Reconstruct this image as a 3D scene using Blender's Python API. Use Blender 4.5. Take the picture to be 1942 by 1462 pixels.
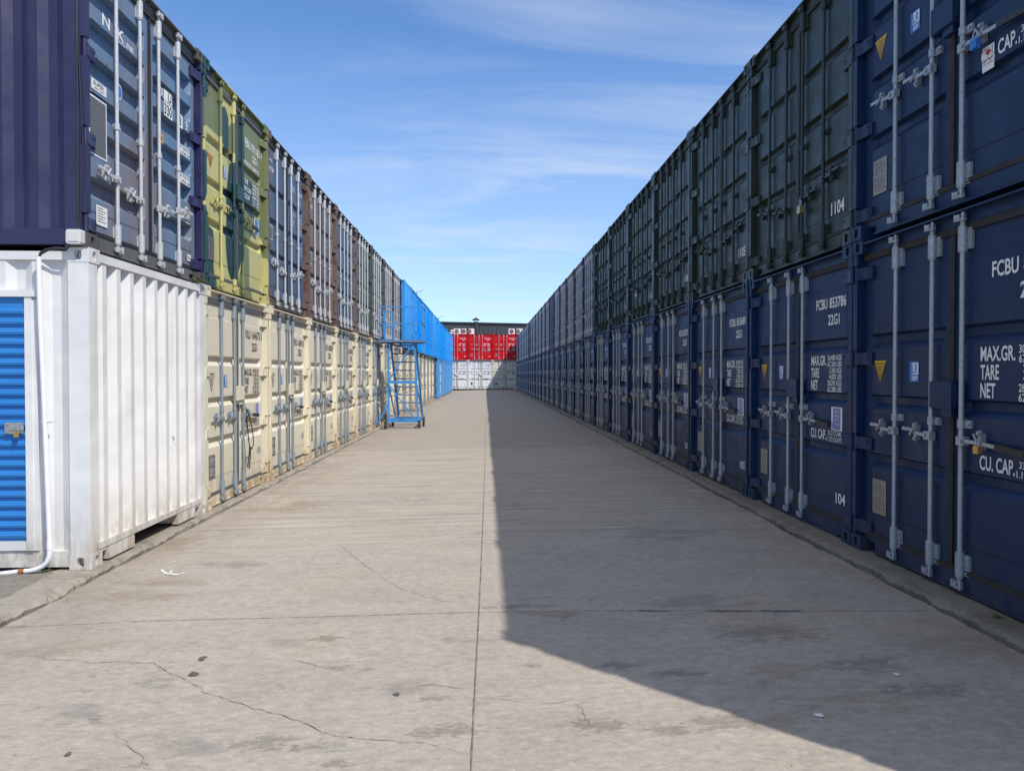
import bpy, bmesh, math, random
from mathutils import Vector, Matrix
R = math.radians
PI = math.pi
for o in list(bpy.data.objects):
    bpy.data.objects.remove(o)
SC = bpy.context.scene
COL = SC.collection

# ------------------------------------------------------------------ camera, sky, sun, exposure
EYE = 1.57
cam_d = bpy.data.cameras.new('camera')
cam = bpy.data.objects.new('camera', cam_d)
COL.objects.link(cam)
cam_d.sensor_width = 36.0
cam_d.lens = 36.0 * 1385.0 / 1942.0
cam_d.clip_start = 0.05
cam_d.clip_end = 3000
cam.location = (0, 0, EYE)
YAW, PITCH = math.atan(51.6 / 1385.0), math.atan(21.4 / 1385.0)
cam.rotation_euler = (R(90) - PITCH, 0, -YAW)
SC.camera = cam

SUNV = Vector((2.99, -3.02, 5.22)).normalized()      # towards the sun
SUN_EL = math.asin(SUNV.z)
SUN_AZ = math.atan2(SUNV.x, SUNV.y)                   # from +Y, clockwise
sl = bpy.data.lights.new('sun', 'SUN')
sl.energy = 3.75
sl.angle = R(0.5)
sl.color = (1.0, 0.95, 0.87)
sun = bpy.data.objects.new('sun', sl)
COL.objects.link(sun)
sun.location = SUNV * 60
sun.rotation_euler = SUNV.to_track_quat('Z', 'Y').to_euler()

SC.view_settings.view_transform = 'Standard'
SC.view_settings.look = 'None'
SC.view_settings.exposure = 0.22
SC.view_settings.gamma = 1.0
SC.view_settings.use_curve_mapping = False
SC.cycles.max_bounces = 6
SC.cycles.diffuse_bounces = 3
SC.cycles.glossy_bounces = 3

W = bpy.data.worlds.new('World')
SC.world = W
W.use_nodes = True
SKY_STRENGTH = 0.135


def nn(nt, typ, **kw):
    n = nt.nodes.new(typ)
    for k, v in kw.items():
        setattr(n, k, v)
    return n


def world_nodes():
    nt = W.node_tree
    nt.nodes.clear()
    L = nt.links.new
    out = nn(nt, 'ShaderNodeOutputWorld')
    bg = nn(nt, 'ShaderNodeBackground')
    bg.inputs[1].default_value = SKY_STRENGTH
    sky = nn(nt, 'ShaderNodeTexSky')
    sky.sky_type = 'NISHITA'
    sky.sun_disc = False
    sky.sun_elevation = SUN_EL
    sky.sun_rotation = SUN_AZ
    sky.air_density = 1.0
    sky.dust_density = 0.1
    sky.ozone_density = 2.6
    tc = nn(nt, 'ShaderNodeTexCoord')
    sep = nn(nt, 'ShaderNodeSeparateXYZ')
    L(tc.outputs['Generated'], sep.inputs[0])
    zc = nn(nt, 'ShaderNodeMath', operation='MAXIMUM')
    L(sep.outputs['Z'], zc.inputs[0]); zc.inputs[1].default_value = 0.0
    za = nn(nt, 'ShaderNodeMath', operation='ADD')
    L(zc.outputs[0], za.inputs[0]); za.inputs[1].default_value = 0.12
    dx = nn(nt, 'ShaderNodeMath', operation='DIVIDE'); L(sep.outputs['X'], dx.inputs[0]); L(za.outputs[0], dx.inputs[1])
    dy = nn(nt, 'ShaderNodeMath', operation='DIVIDE'); L(sep.outputs['Y'], dy.inputs[0]); L(za.outputs[0], dy.inputs[1])
    cmb = nn(nt, 'ShaderNodeCombineXYZ'); L(dx.outputs[0], cmb.inputs[0]); L(dy.outputs[0], cmb.inputs[1])
    mp = nn(nt, 'ShaderNodeMapping')
    mp.inputs['Rotation'].default_value = (0, 0, R(14))
    mp.inputs['Scale'].default_value = (0.7, 2.3, 1.0)
    L(cmb.outputs[0], mp.inputs[0])
    n1 = nn(nt, 'ShaderNodeTexNoise'); n1.inputs['Scale'].default_value = 1.1; n1.inputs['Detail'].default_value = 9
    n1.inputs['Roughness'].default_value = 0.62; n1.inputs['Distortion'].default_value = 0.7
    L(mp.outputs[0], n1.inputs['Vector'])
    n2 = nn(nt, 'ShaderNodeTexNoise'); n2.inputs['Scale'].default_value = 0.55; n2.inputs['Detail'].default_value = 3
    L(cmb.outputs[0], n2.inputs['Vector'])
    r1 = nn(nt, 'ShaderNodeMapRange'); r1.inputs[1].default_value = 0.44; r1.inputs[2].default_value = 0.74
    r1.inputs[3].default_value = 0.0; r1.inputs[4].default_value = 0.72
    L(n1.outputs[0], r1.inputs[0])
    r2 = nn(nt, 'ShaderNodeMapRange'); r2.inputs[1].default_value = 0.36; r2.inputs[2].default_value = 0.66
    L(n2.outputs[0], r2.inputs[0])
    mul = nn(nt, 'ShaderNodeMath', operation='MULTIPLY'); L(r1.outputs[0], mul.inputs[0]); L(r2.outputs[0], mul.inputs[1])
    # thin veil of high cloud that thickens towards the horizon
    hz = nn(nt, 'ShaderNodeMapRange'); hz.inputs[1].default_value = 0.0; hz.inputs[2].default_value = 0.42
    hz.inputs[3].default_value = 0.42; hz.inputs[4].default_value = 0.0
    L(zc.outputs[0], hz.inputs[0])
    add = nn(nt, 'ShaderNodeMath', operation='ADD'); add.use_clamp = True
    L(mul.outputs[0], add.inputs[0]); L(hz.outputs[0], add.inputs[1])
    mix = nn(nt, 'ShaderNodeMixRGB')
    mix.inputs[2].default_value = (4.75, 5.3, 6.2, 1)
    tint = nn(nt, 'ShaderNodeMixRGB', blend_type='MULTIPLY')
    tint.inputs[0].default_value = 1.0
    tint.inputs[2].default_value = (0.74, 0.97, 1.22, 1)
    L(sky.outputs[0], tint.inputs[1])
    # bright overhead veil, added out of view to lift and whiten the shade
    zv = nn(nt, 'ShaderNodeMapRange'); zv.inputs[1].default_value = 0.50; zv.inputs[2].default_value = 0.80
    zv.inputs[3].default_value = 0.0; zv.inputs[4].default_value = 0.52
    L(zc.outputs[0], zv.inputs[0])
    mx = nn(nt, 'ShaderNodeMixRGB')
    mx.inputs[2].default_value = (7.2, 7.0, 6.8, 1)
    L(zv.outputs[0], mx.inputs[0]); L(tint.outputs[0], mx.inputs[1])
    L(add.outputs[0], mix.inputs[0]); L(mx.outputs[0], mix.inputs[1])
    L(mix.outputs[0], bg.inputs[0]); L(bg.outputs[0], out.inputs[0])


world_nodes()


def pixel_ray(px, py):
    d = Vector(((px - 971.0) / 1385.0, -(py - 731.0) / 1385.0, -1.0))
    d.rotate(cam.rotation_euler)
    return d


TILT = 0.019


def gz(x):
    return (TILT if x < 0 else 0.012) * max(-3.2, min(3.2, x))


def on_ground(px, py, up=0.0):
    d = pixel_ray(px, py)
    t = EYE / -d.z
    for _ in range(6):
        t = (EYE - gz(d.x * t)) / -d.z
    return Vector((d.x * t, d.y * t, EYE + d.z * t + up))


# ------------------------------------------------------------------ materials
MATS = {}


def new_mat(name):
    m = bpy.data.materials.new(name)
    m.use_nodes = True
    nt = m.node_tree
    b = nt.nodes['Principled BSDF']
    MATS[name] = m
    return m, nt, b


def pos_noise(nt, scale, detail=4, rough=0.55, stretch=(1, 1, 1), dist=0.0):
    g = nn(nt, 'ShaderNodeNewGeometry')
    mp = nn(nt, 'ShaderNodeMapping')
    mp.inputs['Scale'].default_value = stretch
    nt.links.new(g.outputs['Position'], mp.inputs[0])
    n = nn(nt, 'ShaderNodeTexNoise')
    n.inputs['Scale'].default_value = scale
    n.inputs['Detail'].default_value = detail
    n.inputs['Roughness'].default_value = rough
    n.inputs['Distortion'].default_value = dist
    nt.links.new(mp.outputs[0], n.inputs['Vector'])
    return n.outputs[0]


def rng(nt, sock, a, b, c=0.0, d=1.0):
    r = nn(nt, 'ShaderNodeMapRange')
    r.inputs[1].default_value = a; r.inputs[2].default_value = b
    r.inputs[3].default_value = c; r.inputs[4].default_value = d
    nt.links.new(sock, r.inputs[0])
    return r.outputs[0]


def mixc(nt, fac, a, b):
    m = nn(nt, 'ShaderNodeMixRGB')
    for i, v in ((0, fac), (1, a), (2, b)):
        if isinstance(v, (int, float)):
            m.inputs[i].default_value = v
        elif isinstance(v, tuple):
            m.inputs[i].default_value = (v[0], v[1], v[2], 1)
        else:
            nt.links.new(v, m.inputs[i])
    return m.outputs[0]


def mth(nt, op, a, b=None, clamp=False):
    m = nn(nt, 'ShaderNodeMath', operation=op)
    m.use_clamp = clamp
    for i, v in ((0, a), (1, b)):
        if v is None:
            continue
        if isinstance(v, (int, float)):
            m.inputs[i].default_value = v
        else:
            nt.links.new(v, m.inputs[i])
    return m.outputs[0]


def bump(nt, bsdf, sock, strength, dist):
    b = nn(nt, 'ShaderNodeBump')
    b.inputs['Strength'].default_value = strength
    b.inputs['Distance'].default_value = dist
    nt.links.new(sock, b.inputs['Height'])
    prev = bsdf.inputs['Normal'].links
    if prev:
        nt.links.new(prev[0].from_socket, b.inputs['Normal'])
    nt.links.new(b.outputs[0], bsdf.inputs['Normal'])


def paint(name, col, fade=None, rough=0.42, rust=0.0, dirt=0.35, metal=0.0, dent=0.5, fade_amt=0.7, dirtcol=(0.10, 0.085, 0.07), yoff=1.23, vary=0.12, splash=0.0, splash_z=0.0, spec=0.5):
    m, nt, b = new_mat(name)
    if fade is None:
        fade = tuple(min(1, c * 1.35 + 0.012) for c in col)
    big = rng(nt, pos_noise(nt, 0.9, 5, 0.6), 0.35, 0.7)
    c = mixc(nt, mth(nt, 'MULTIPLY', big, fade_amt), col, fade)
    # every container has weathered a little differently
    gp = nn(nt, 'ShaderNodeNewGeometry')
    sp = nn(nt, 'ShaderNodeSeparateXYZ'); nt.links.new(gp.outputs['Position'], sp.inputs[0])
    iy = mth(nt, 'FLOOR', mth(nt, 'DIVIDE', mth(nt, 'SUBTRACT', sp.outputs['Y'], yoff), 2.46))
    iz = mth(nt, 'FLOOR', mth(nt, 'DIVIDE', sp.outputs['Z'], 2.62))
    wn = nn(nt, 'ShaderNodeTexWhiteNoise', noise_dimensions='1D')
    nt.links.new(mth(nt, 'ADD', iy, mth(nt, 'MULTIPLY', iz, 37.0)), wn.inputs['W'])
    hv = nn(nt, 'ShaderNodeHueSaturation')
    nt.links.new(rng(nt, wn.outputs['Value'], 0, 1, 1 - vary, 1 + vary), hv.inputs['Value'])
    nt.links.new(rng(nt, wn.outputs['Color'], 0, 1, 1 - vary, 1 + vary * 0.5), hv.inputs['Saturation'])
    nt.links.new(c, hv.inputs['Color'])
    c = hv.outputs[0]
    # vertical run marks
    st = rng(nt, pos_noise(nt, 9, 4, 0.6, (1, 1, 0.07)), 0.52, 0.8)
    st2 = rng(nt, pos_noise(nt, 1.1, 3), 0.42, 0.72)
    c = mixc(nt, mth(nt, 'MULTIPLY', mth(nt, 'MULTIPLY', st, st2), dirt), c, dirtcol)
    # small scuffs
    sc = rng(nt, pos_noise(nt, 38, 3, 0.7), 0.66, 0.72)
    sc2 = rng(nt, pos_noise(nt, 1.7, 2), 0.52, 0.66)
    c = mixc(nt, mth(nt, 'MULTIPLY', mth(nt, 'MULTIPLY', sc, sc2), 0.45), c, tuple(min(1, x * 1.6 + 0.06) for x in col))
    if rust > 0:
        rn = pos_noise(nt, 4.5, 10, 0.72, (1, 1, 0.6))
        rm = rng(nt, rn, 0.68 - 0.36 * rust, 0.74 - 0.36 * rust)
        rc = mixc(nt, rng(nt, pos_noise(nt, 30, 4), 0.3, 0.7), (0.16, 0.055, 0.025), (0.055, 0.026, 0.018))
        c = mixc(nt, mth(nt, 'MULTIPLY', rm, 0.9), c, rc)
    if splash > 0:
        # rain-splashed dirt and scrapes on the lowest half metre
        lo = rng(nt, sp.outputs['Z'], splash_z + 0.75, splash_z)
        sn = rng(nt, pos_noise(nt, 7, 9, 0.75, (1, 1, 0.35)), 0.38, 0.58)
        c = mixc(nt, mth(nt, 'MULTIPLY', mth(nt, 'MULTIPLY', mth(nt, 'POWER', lo, 1.6), sn), splash), c, dirtcol)
        sf = rng(nt, pos_noise(nt, 26, 6, 0.75, (1, 1, 0.5)), 0.64, 0.70)
        c = mixc(nt, mth(nt, 'MULTIPLY', mth(nt, 'MULTIPLY', sf, rng(nt, pos_noise(nt, 1.4, 3), 0.45, 0.6)), 0.55), c, tuple(x * 0.6 for x in dirtcol))
    nt.links.new(c, b.inputs['Base Color'])
    b.inputs['Specular IOR Level'].default_value = spec
    rr = rng(nt, pos_noise(nt, 5, 4), 0.3, 0.7, rough - 0.08, rough + 0.14)
    nt.links.new(rr, b.inputs['Roughness'])
    b.inputs['Metallic'].default_value = metal
    if dent > 0:
        bump(nt, b, pos_noise(nt, 2.2, 2, 0.4), dent, 0.035)
        bump(nt, b, pos_noise(nt, 70, 3), 0.06, 0.002)
    return m


def plain(name, col, rough=0.6, var=0.25, scale=12, metal=0.0, spec=0.5):
    m, nt, b = new_mat(name)
    f = rng(nt, pos_noise(nt, scale, 5, 0.6), 0.3, 0.7)
    c = mixc(nt, f, tuple(x * (1 - var) for x in col), tuple(min(1, x * (1 + var)) for x in col))
    nt.links.new(c, b.inputs['Base Color'])
    b.inputs['Roughness'].default_value = rough
    b.inputs['Metallic'].default_value = metal
    b.inputs['Specular IOR Level'].default_value = spec
    return m


NAVY = paint('navy_paint', (0.0060, 0.025, 0.080), fade=(0.010, 0.033, 0.096), rough=0.40, dirt=0.12, dent=0.35, fade_amt=0.6, splash=0.5, splash_z=0.1, spec=0.28, vary=0.10, dirtcol=(0.07, 0.062, 0.055))
CREAM = paint('cream_paint', (0.69, 0.635, 0.495), fade=(0.73, 0.685, 0.565), rough=0.5, dirt=0.25, dent=0.3, dirtcol=(0.30, 0.21, 0.12), yoff=5.97, vary=0.05, splash=0.7)
CREAMF = paint('cream_frame_paint', (0.72, 0.645, 0.47), fade=(0.75, 0.69, 0.53), rough=0.5, rust=0.06, dirt=0.25, dent=0.2, dirtcol=(0.30, 0.17, 0.08), yoff=5.97, vary=0.05, splash=0.9)
GREEN = paint('dark_green_paint', (0.015, 0.029, 0.023), fade=(0.027, 0.043, 0.036), rough=0.40, dirt=0.35, dent=1.0)
WHITE = paint('white_paint', (0.73, 0.725, 0.71), fade=(0.66, 0.66, 0.65), rough=0.45, rust=0.10, dirt=1.0, dent=1.0, splash=1.0, dirtcol=(0.40, 0.34, 0.26), vary=0.0)
HCWHITE = paint('clean_white_paint', (0.80, 0.80, 0.78), rough=0.42, dirt=0.2, dent=0.2, fade=(0.76, 0.77, 0.76), dirtcol=(0.5, 0.45, 0.38))
HCCREAM = paint('pale_cream_paint', (0.66, 0.60, 0.46), rough=0.42, dirt=0.2, dent=0.2, dirtcol=(0.4, 0.33, 0.25))
RED = paint('red_paint', (0.60, 0.006, 0.012), fade=(0.64, 0.010, 0.016), rough=0.4, dirt=0.2, dent=0.2, vary=0.0, spec=0.25)
BLUE = paint('bright_blue_paint', (0.004, 0.30, 0.80), fade=(0.012, 0.36, 0.84), rough=0.35, dirt=0.4, dent=0.8, yoff=5.97, vary=0.10)
LBLUE = paint('mid_blue_paint', (0.06, 0.29, 0.66), fade=(0.10, 0.34, 0.70), rough=0.4, dirt=0.4, dent=0.4, yoff=5.97, vary=0.10)
PURPLE = paint('purple_navy_paint', (0.018, 0.018, 0.072), fade=(0.038, 0.035, 0.102), rough=0.42, rust=0.03, dirt=0.3, dent=0.9)
SLATE = paint('slate_blue_paint', (0.062, 0.11, 0.19), fade=(0.115, 0.155, 0.235), rough=0.5, rust=0.13, dirt=0.6, yoff=5.97, vary=0.10)
MAUVE = paint('mauve_brown_paint', (0.16, 0.125, 0.125), fade=(0.22, 0.18, 0.175), rough=0.55, rust=0.14, dirt=0.6)
GGREEN = paint('grey_green_paint', (0.085, 0.12, 0.10), fade=(0.15, 0.185, 0.155), rough=0.5, rust=0.14, dirt=0.6)
GREYB = paint('grey_brown_paint', (0.17, 0.16, 0.15), fade=(0.25, 0.235, 0.22), rough=0.55, rust=0.14, dirt=0.7)
GREYBL = paint('grey_blue_paint', (0.14, 0.17, 0.22), fade=(0.21, 0.24, 0.29), rough=0.5, rust=0.12, dirt=0.6)
OLDNAVY = paint('old_navy_paint', (0.025, 0.036, 0.085), fade=(0.05, 0.06, 0.115), rough=0.5, rust=0.04, dirt=0.5)
RUSTF = paint('rusty_frame_paint', (0.15, 0.10, 0.085), fade=(0.20, 0.125, 0.09), rough=0.7, rust=0.44, dirt=0.5)
DKRUST = paint('dark_rusty_frame_paint', (0.075, 0.07, 0.072), fade=(0.12, 0.105, 0.10), rough=0.65, rust=0.26, dirt=0.5)
GREYHD = paint('weathered_grey_paint', (0.10, 0.105, 0.115), fade=(0.16, 0.155, 0.15), rough=0.6, rust=0.22, dirt=0.7)
TEALF = paint('dull_green_frame_paint', (0.05, 0.085, 0.07), fade=(0.08, 0.12, 0.10), rough=0.6, rust=0.3, dirt=0.5)
GALV = plain('galvanised_steel', (0.36, 0.39, 0.42), 0.42, 0.22, 45, metal=0.35)
PALEROD = plain('pale_grey_steel', (0.52, 0.53, 0.54), 0.5, 0.14, 30, metal=0.15)
CREAMROD = plain('blue_grey_steel', (0.27, 0.32, 0.37), 0.45, 0.12, 30, metal=0.25)
RUBBER = plain('black_rubber', (0.020, 0.019, 0.019), 0.7, 0.35, 9)
BROWNRUB = plain('dusty_rubber', (0.026, 0.022, 0.020), 0.8, 0.4, 7)
GREYRUB = plain('grey_rubber', (0.10, 0.098, 0.105), 0.7, 0.2, 9)
BLACK = plain('black_plastic', (0.02, 0.02, 0.021), 0.5, 0.2)
WMARK = plain('white_marking', (0.78, 0.78, 0.76), 0.5, 0.06, 20)
FMARK = plain('faded_marking', (0.55, 0.56, 0.58), 0.6, 0.3, 14)
BMARK = plain('dark_marking', (0.10, 0.095, 0.09), 0.6, 0.25, 20)
GMARK = plain('grey_marking', (0.30, 0.36, 0.44), 0.6, 0.2, 20)
YEL = plain('yellow_sticker', (0.66, 0.36, 0.015), 0.45, 0.08)
ORA = plain('orange_sticker', (0.68, 0.30, 0.05), 0.5, 0.08)
STBLUE = plain('blue_sticker', (0.025, 0.16, 0.50), 0.45, 0.08)
STPALE = plain('pale_blue_sticker', (0.22, 0.40, 0.62), 0.5, 0.08)
STPURP = plain('violet_sticker', (0.22, 0.20, 0.45), 0.5, 0.08)
PLATE = plain('metal_data_plate', (0.30, 0.27, 0.23), 0.45, 0.3, 60, metal=0.3)
DPLATE = plain('dark_data_plate', (0.14, 0.14, 0.14), 0.5, 0.3, 60, metal=0.2)
BRASS = plain('brass', (0.55, 0.36, 0.12), 0.35, 0.15, 20, metal=0.7)
STEEL = plain('steel', (0.45, 0.45, 0.46), 0.35, 0.15, 30, metal=0.7)
PIPEW = plain('white_plastic_pipe', (0.78, 0.79, 0.82), 0.35, 0.04, 8)
TAPE = plain('brown_tape', (0.32, 0.13, 0.04), 0.6, 0.5, 40)
GREYBOX = plain('light_grey_plastic', (0.62, 0.62, 0.60), 0.45, 0.05)
RDOOR = paint('roller_blue_paint', (0.008, 0.19, 0.56), fade=(0.03, 0.25, 0.62), rough=0.38, dirt=0.1, dent=0.0)
LADDER = plain('ladder_blue_paint', (0.05, 0.27, 0.64), 0.45, 0.15, 10)
LADDERD = plain('ladder_worn_deck', (0.13, 0.20, 0.30), 0.6, 0.35, 15)
TYRE = plain('tyre_rubber', (0.028, 0.025, 0.024), 0.7, 0.2)
RIM = plain('wheel_rim', (0.20, 0.13, 0.10), 0.6, 0.2)
DARKCLAD = paint('charcoal_cladding', (0.050, 0.056, 0.066), fade=(0.060, 0.068, 0.078), rough=0.5, dirt=0.1, dent=0.1)
CHARC = plain('charcoal_metal', (0.035, 0.038, 0.042), 0.55, 0.15)
TRIMBLK = plain('black_trim', (0.012, 0.013, 0.015), 0.5, 0.1)
ACW = plain('air_con_white', (0.74, 0.73, 0.68), 0.5, 0.05)
ACD = plain('air_con_grille', (0.05, 0.045, 0.042), 0.6, 0.2)
LEAF = plain('weed_leaf', (0.09, 0.13, 0.03), 0.7, 0.5, 40)


def camo():
    m, nt, b = new_mat('camouflage_paint')
    g = nn(nt, 'ShaderNodeNewGeometry')
    nz = nn(nt, 'ShaderNodeTexNoise'); nz.inputs['Scale'].default_value = 1.3; nz.inputs['Detail'].default_value = 1
    nt.links.new(g.outputs['Position'], nz.inputs['Vector'])
    sep = nn(nt, 'ShaderNodeSeparateXYZ'); nt.links.new(g.outputs['Position'], sep.inputs[0])
    sn = nn(nt, 'ShaderNodeSeparateXYZ'); nt.links.new(nz.outputs['Color'], sn.inputs[0])
    u = mth(nt, 'ADD', sep.outputs['Y'], mth(nt, 'MULTIPLY', mth(nt, 'SUBTRACT', sn.outputs[0], 0.5), 0.35))
    v = mth(nt, 'ADD', sep.outputs['Z'], mth(nt, 'MULTIPLY', mth(nt, 'SUBTRACT', sn.outputs[1], 0.5), 0.35))

    def blob(lst):
        acc = None
        for (cu, cv, ru, rv) in lst:
            a = mth(nt, 'DIVIDE', mth(nt, 'SUBTRACT', u, cu + 8.43), ru)
            bb = mth(nt, 'DIVIDE', mth(nt, 'SUBTRACT', v, cv + 2.586), rv)
            d = mth(nt, 'ADD', mth(nt, 'MULTIPLY', a, a), mth(nt, 'MULTIPLY', bb, bb))
            s = mth(nt, 'LESS_THAN', d, 1.0)
            acc = s if acc is None else mth(nt, 'MAXIMUM', acc, s)
        return acc
    light = blob([(0.35, 1.25, 0.75, 0.62), (0.9, 0.35, 0.45, 0.75), (2.05, 0.45, 0.33, 0.62), (0.95, 2.35, 0.22, 0.35), (0.55, 0.8, 0.4, 0.4), (1.1, 1.45, 0.14, 0.35), (2.35, 0.2, 0.15, 0.5)])
    dark = blob([(0.05, 0.35, 0.45, 0.62), (-0.05, 2.45, 0.42, 0.36), (1.12, 0.95, 0.30, 0.75), (1.38, 1.85, 0.22, 0.55), (0.88, 1.98, 0.16, 0.28), (1.75, 1.42, 0.28, 0.26), (-0.03, 1.25, 0.17, 0.32)])
    c = mixc(nt, light, (0.175, 0.20, 0.085), (0.52, 0.48, 0.20))
    c = mixc(nt, dark, c, (0.020, 0.060, 0.062))
    st = rng(nt, pos_noise(nt, 9, 4, 0.6, (1, 1, 0.08)), 0.52, 0.85, 0, 0.22)
    c = mixc(nt, st, c, (0.12, 0.10, 0.07))
    nt.links.new(c, b.inputs['Base Color'])
    b.inputs['Roughness'].default_value = 0.5
    bump(nt, b, pos_noise(nt, 2.2, 2, 0.4), 0.3, 0.03)


camo()
CAMO = MATS['camouflage_paint']


def weathered_doors():
    m, nt, b = new_mat('weathered_blue_paint')
    n = pos_noise(nt, 0.8, 6, 0.6, (1, 1, 0.7), 0.4)
    c = mixc(nt, rng(nt, n, 0.40, 0.62), (0.20, 0.185, 0.215), (0.085, 0.22, 0.38))
    n2 = pos_noise(nt, 3.0, 8, 0.7, (1, 1, 0.5))
    c = mixc(nt, rng(nt, n2, 0.5, 0.75, 0, 0.6), c, (0.17, 0.19, 0.22))
    st = rng(nt, pos_noise(nt, 11, 5, 0.65, (1, 1, 0.06)), 0.5, 0.8)
    c = mixc(nt, mth(nt, 'MULTIPLY', st, 0.7), c, (0.13, 0.10, 0.075))
    rm = rng(nt, pos_noise(nt, 6, 10, 0.75), 0.61, 0.67)
    c = mixc(nt, rm, c, (0.12, 0.05, 0.03))
    nt.links.new(c, b.inputs['Base Color'])
    b.inputs['Roughness'].default_value = 0.5
    bump(nt, b, pos_noise(nt, 2.2, 2, 0.4), 0.5, 0.03)


weathered_doors()
WBLUE = MATS['weathered_blue_paint']


def concrete(name, base, warm, dark, broom=True, stain=1.0):
    m, nt, b = new_mat(name)
    big = rng(nt, pos_noise(nt, 0.35, 6, 0.6), 0.35, 0.68)
    c = mixc(nt, big, base, warm)
    mid = rng(nt, pos_noise(nt, 1.6, 8, 0.65, (0.8, 1.6, 1), 0.6), 0.47, 0.68)
    c = mixc(nt, mth(nt, 'MULTIPLY', mid, 0.42 * stain), c, dark)
    pale = rng(nt, pos_noise(nt, 2.3, 7, 0.65, (0.5, 1.4, 1), 1.0), 0.56, 0.72)
    c = mixc(nt, mth(nt, 'MULTIPLY', pale, 0.35), c, tuple(min(1, x * 1.3) for x in base))
    # isolated darker damp-looking blotches
    bl = rng(nt, pos_noise(nt, 3.4, 3, 0.5, (0.8, 1.3, 1), 1.2), 0.665, 0.69)
    c = mixc(nt, mth(nt, 'MULTIPLY', bl, 0.30 * stain), c, tuple(x * 0.45 for x in base))
    # tan drifts of dust
    du = rng(nt, pos_noise(nt, 0.7, 5, 0.6, (1, 1, 1), 0.8), 0.55, 0.70)
    c = mixc(nt, mth(nt, 'MULTIPLY', du, 0.4), c, (warm[0] * 1.02, warm[1] * 0.94, warm[2] * 0.80))
    sp = rng(nt, pos_noise(nt, 60, 5, 0.8), 0.35, 0.65, -0.5, 0.5)
    spk = rng(nt, pos_noise(nt, 150, 2, 0.5), 0.66, 0.72)
    c = mixc(nt, mth(nt, 'MULTIPLY', mth(nt, 'ABSOLUTE', sp), 0.6), c, tuple(x * 0.6 for x in base))
    # worn scuffs: broken dark flakes inside larger worn zones
    fl = rng(nt, pos_noise(nt, 9, 9, 0.75, (0.55, 1.5, 1), 1.5), 0.555, 0.60)
    fz = rng(nt, pos_noise(nt, 0.9, 3, 0.5), 0.47, 0.62)
    c = mixc(nt, mth(nt, 'MULTIPLY', mth(nt, 'MULTIPLY', fl, fz), 0.65 * stain), c, tuple(x * 0.5 for x in base))
    fp = rng(nt, pos_noise(nt, 14, 8, 0.7, (0.5, 1.3, 1), 1.0), 0.58, 0.66)
    fz2 = rng(nt, pos_noise(nt, 1.3, 3, 0.5, (1, 1, 1), 0.3), 0.50, 0.64)
    c = mixc(nt, mth(nt, 'MULTIPLY', mth(nt, 'MULTIPLY', fp, fz2), 0.55), c, tuple(min(1, x * 1.45) for x in base))
    # oval damp rings and old tyre arcs
    vo = nn(nt, 'ShaderNodeTexWave', wave_type='RINGS')
    vo.inputs['Scale'].default_value = 0.9; vo.inputs['Distortion'].default_value = 6; vo.inputs['Detail'].default_value = 3
    gm = nn(nt, 'ShaderNodeNewGeometry'); nt.links.new(gm.outputs['Position'], vo.inputs['Vector'])
    c = mixc(nt, mth(nt, 'MULTIPLY', rng(nt, vo.outputs['Fac'], 0.80, 1.0), 0.10), c, tuple(x * 0.55 for x in base))
    c = mixc(nt, mth(nt, 'MULTIPLY', spk, 0.45), c, tuple(x * 0.5 for x in dark))
    mic = pos_noise(nt, 24, 7, 0.8, (0.7, 1.2, 1))
    c = mixc(nt, rng(nt, mic, 0.50, 0.66, 0.0, 0.75), c, tuple(x * 0.66 for x in base))
    c = mixc(nt, rng(nt, mic, 0.48, 0.34, 0.0, 0.55), c, tuple(min(1, x * 1.3) for x in base))
    hgt = pos_noise(nt, 55, 6, 0.75)
    if broom:
        br = pos_noise(nt, 5.5, 7, 0.7, (0.10, 2.6, 1), 0.25)
        zone = nn(nt, 'ShaderNodeNewGeometry')
        sp2 = nn(nt, 'ShaderNodeSeparateXYZ'); nt.links.new(zone.outputs['Position'], sp2.inputs[0])
        zf = mth(nt, 'MULTIPLY', rng(nt, sp2.outputs['Y'], 6.0, 8.0), rng(nt, sp2.outputs['Y'], 14.0, 18.0, 1.0, 0.45))
        bm = mth(nt, 'MULTIPLY', rng(nt, br, 0.50, 0.70), zf)
        c = mixc(nt, mth(nt, 'MULTIPLY', bm, 0.85), c, tuple(min(1, x * 1.35) for x in base))
        bd = mth(nt, 'MULTIPLY', rng(nt, br, 0.46, 0.34), zf)
        c = mixc(nt, mth(nt, 'MULTIPLY', bd, 0.55), c, tuple(x * 0.55 for x in base))
        # dirt that gathers along both kerbs
        ax = mth(nt, 'ABSOLUTE', sp2.outputs['X'])
        ed = mth(nt, 'MULTIPLY', rng(nt, ax, 2.15, 3.1), rng(nt, pos_noise(nt, 2.2, 7, 0.7, (1.5, 0.6, 1)), 0.36, 0.62))
        c = mixc(nt, mth(nt, 'MULTIPLY', ed, 0.6), c, (0.20, 0.165, 0.125))
        # slabs beyond the third joint are a shade browner
        far = rng(nt, sp2.outputs['Y'], 15.5, 15.6)
        c = mixc(nt, mth(nt, 'MULTIPLY', far, 0.32), c, (dark[0] * 0.98, dark[1] * 0.93, dark[2] * 0.88))
        bump(nt, b, mth(nt, 'MULTIPLY', br, zf), 0.35, 0.02)
    nt.links.new(c, b.inputs['Base Color'])
    b.inputs['Roughness'].default_value = 0.85
    b.inputs['Specular IOR Level'].default_value = 0.3
    bump(nt, b, hgt, 0.35, 0.006)
    bump(nt, b, pos_noise(nt, 2.2, 4), 0.25, 0.02)
    return m


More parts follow.
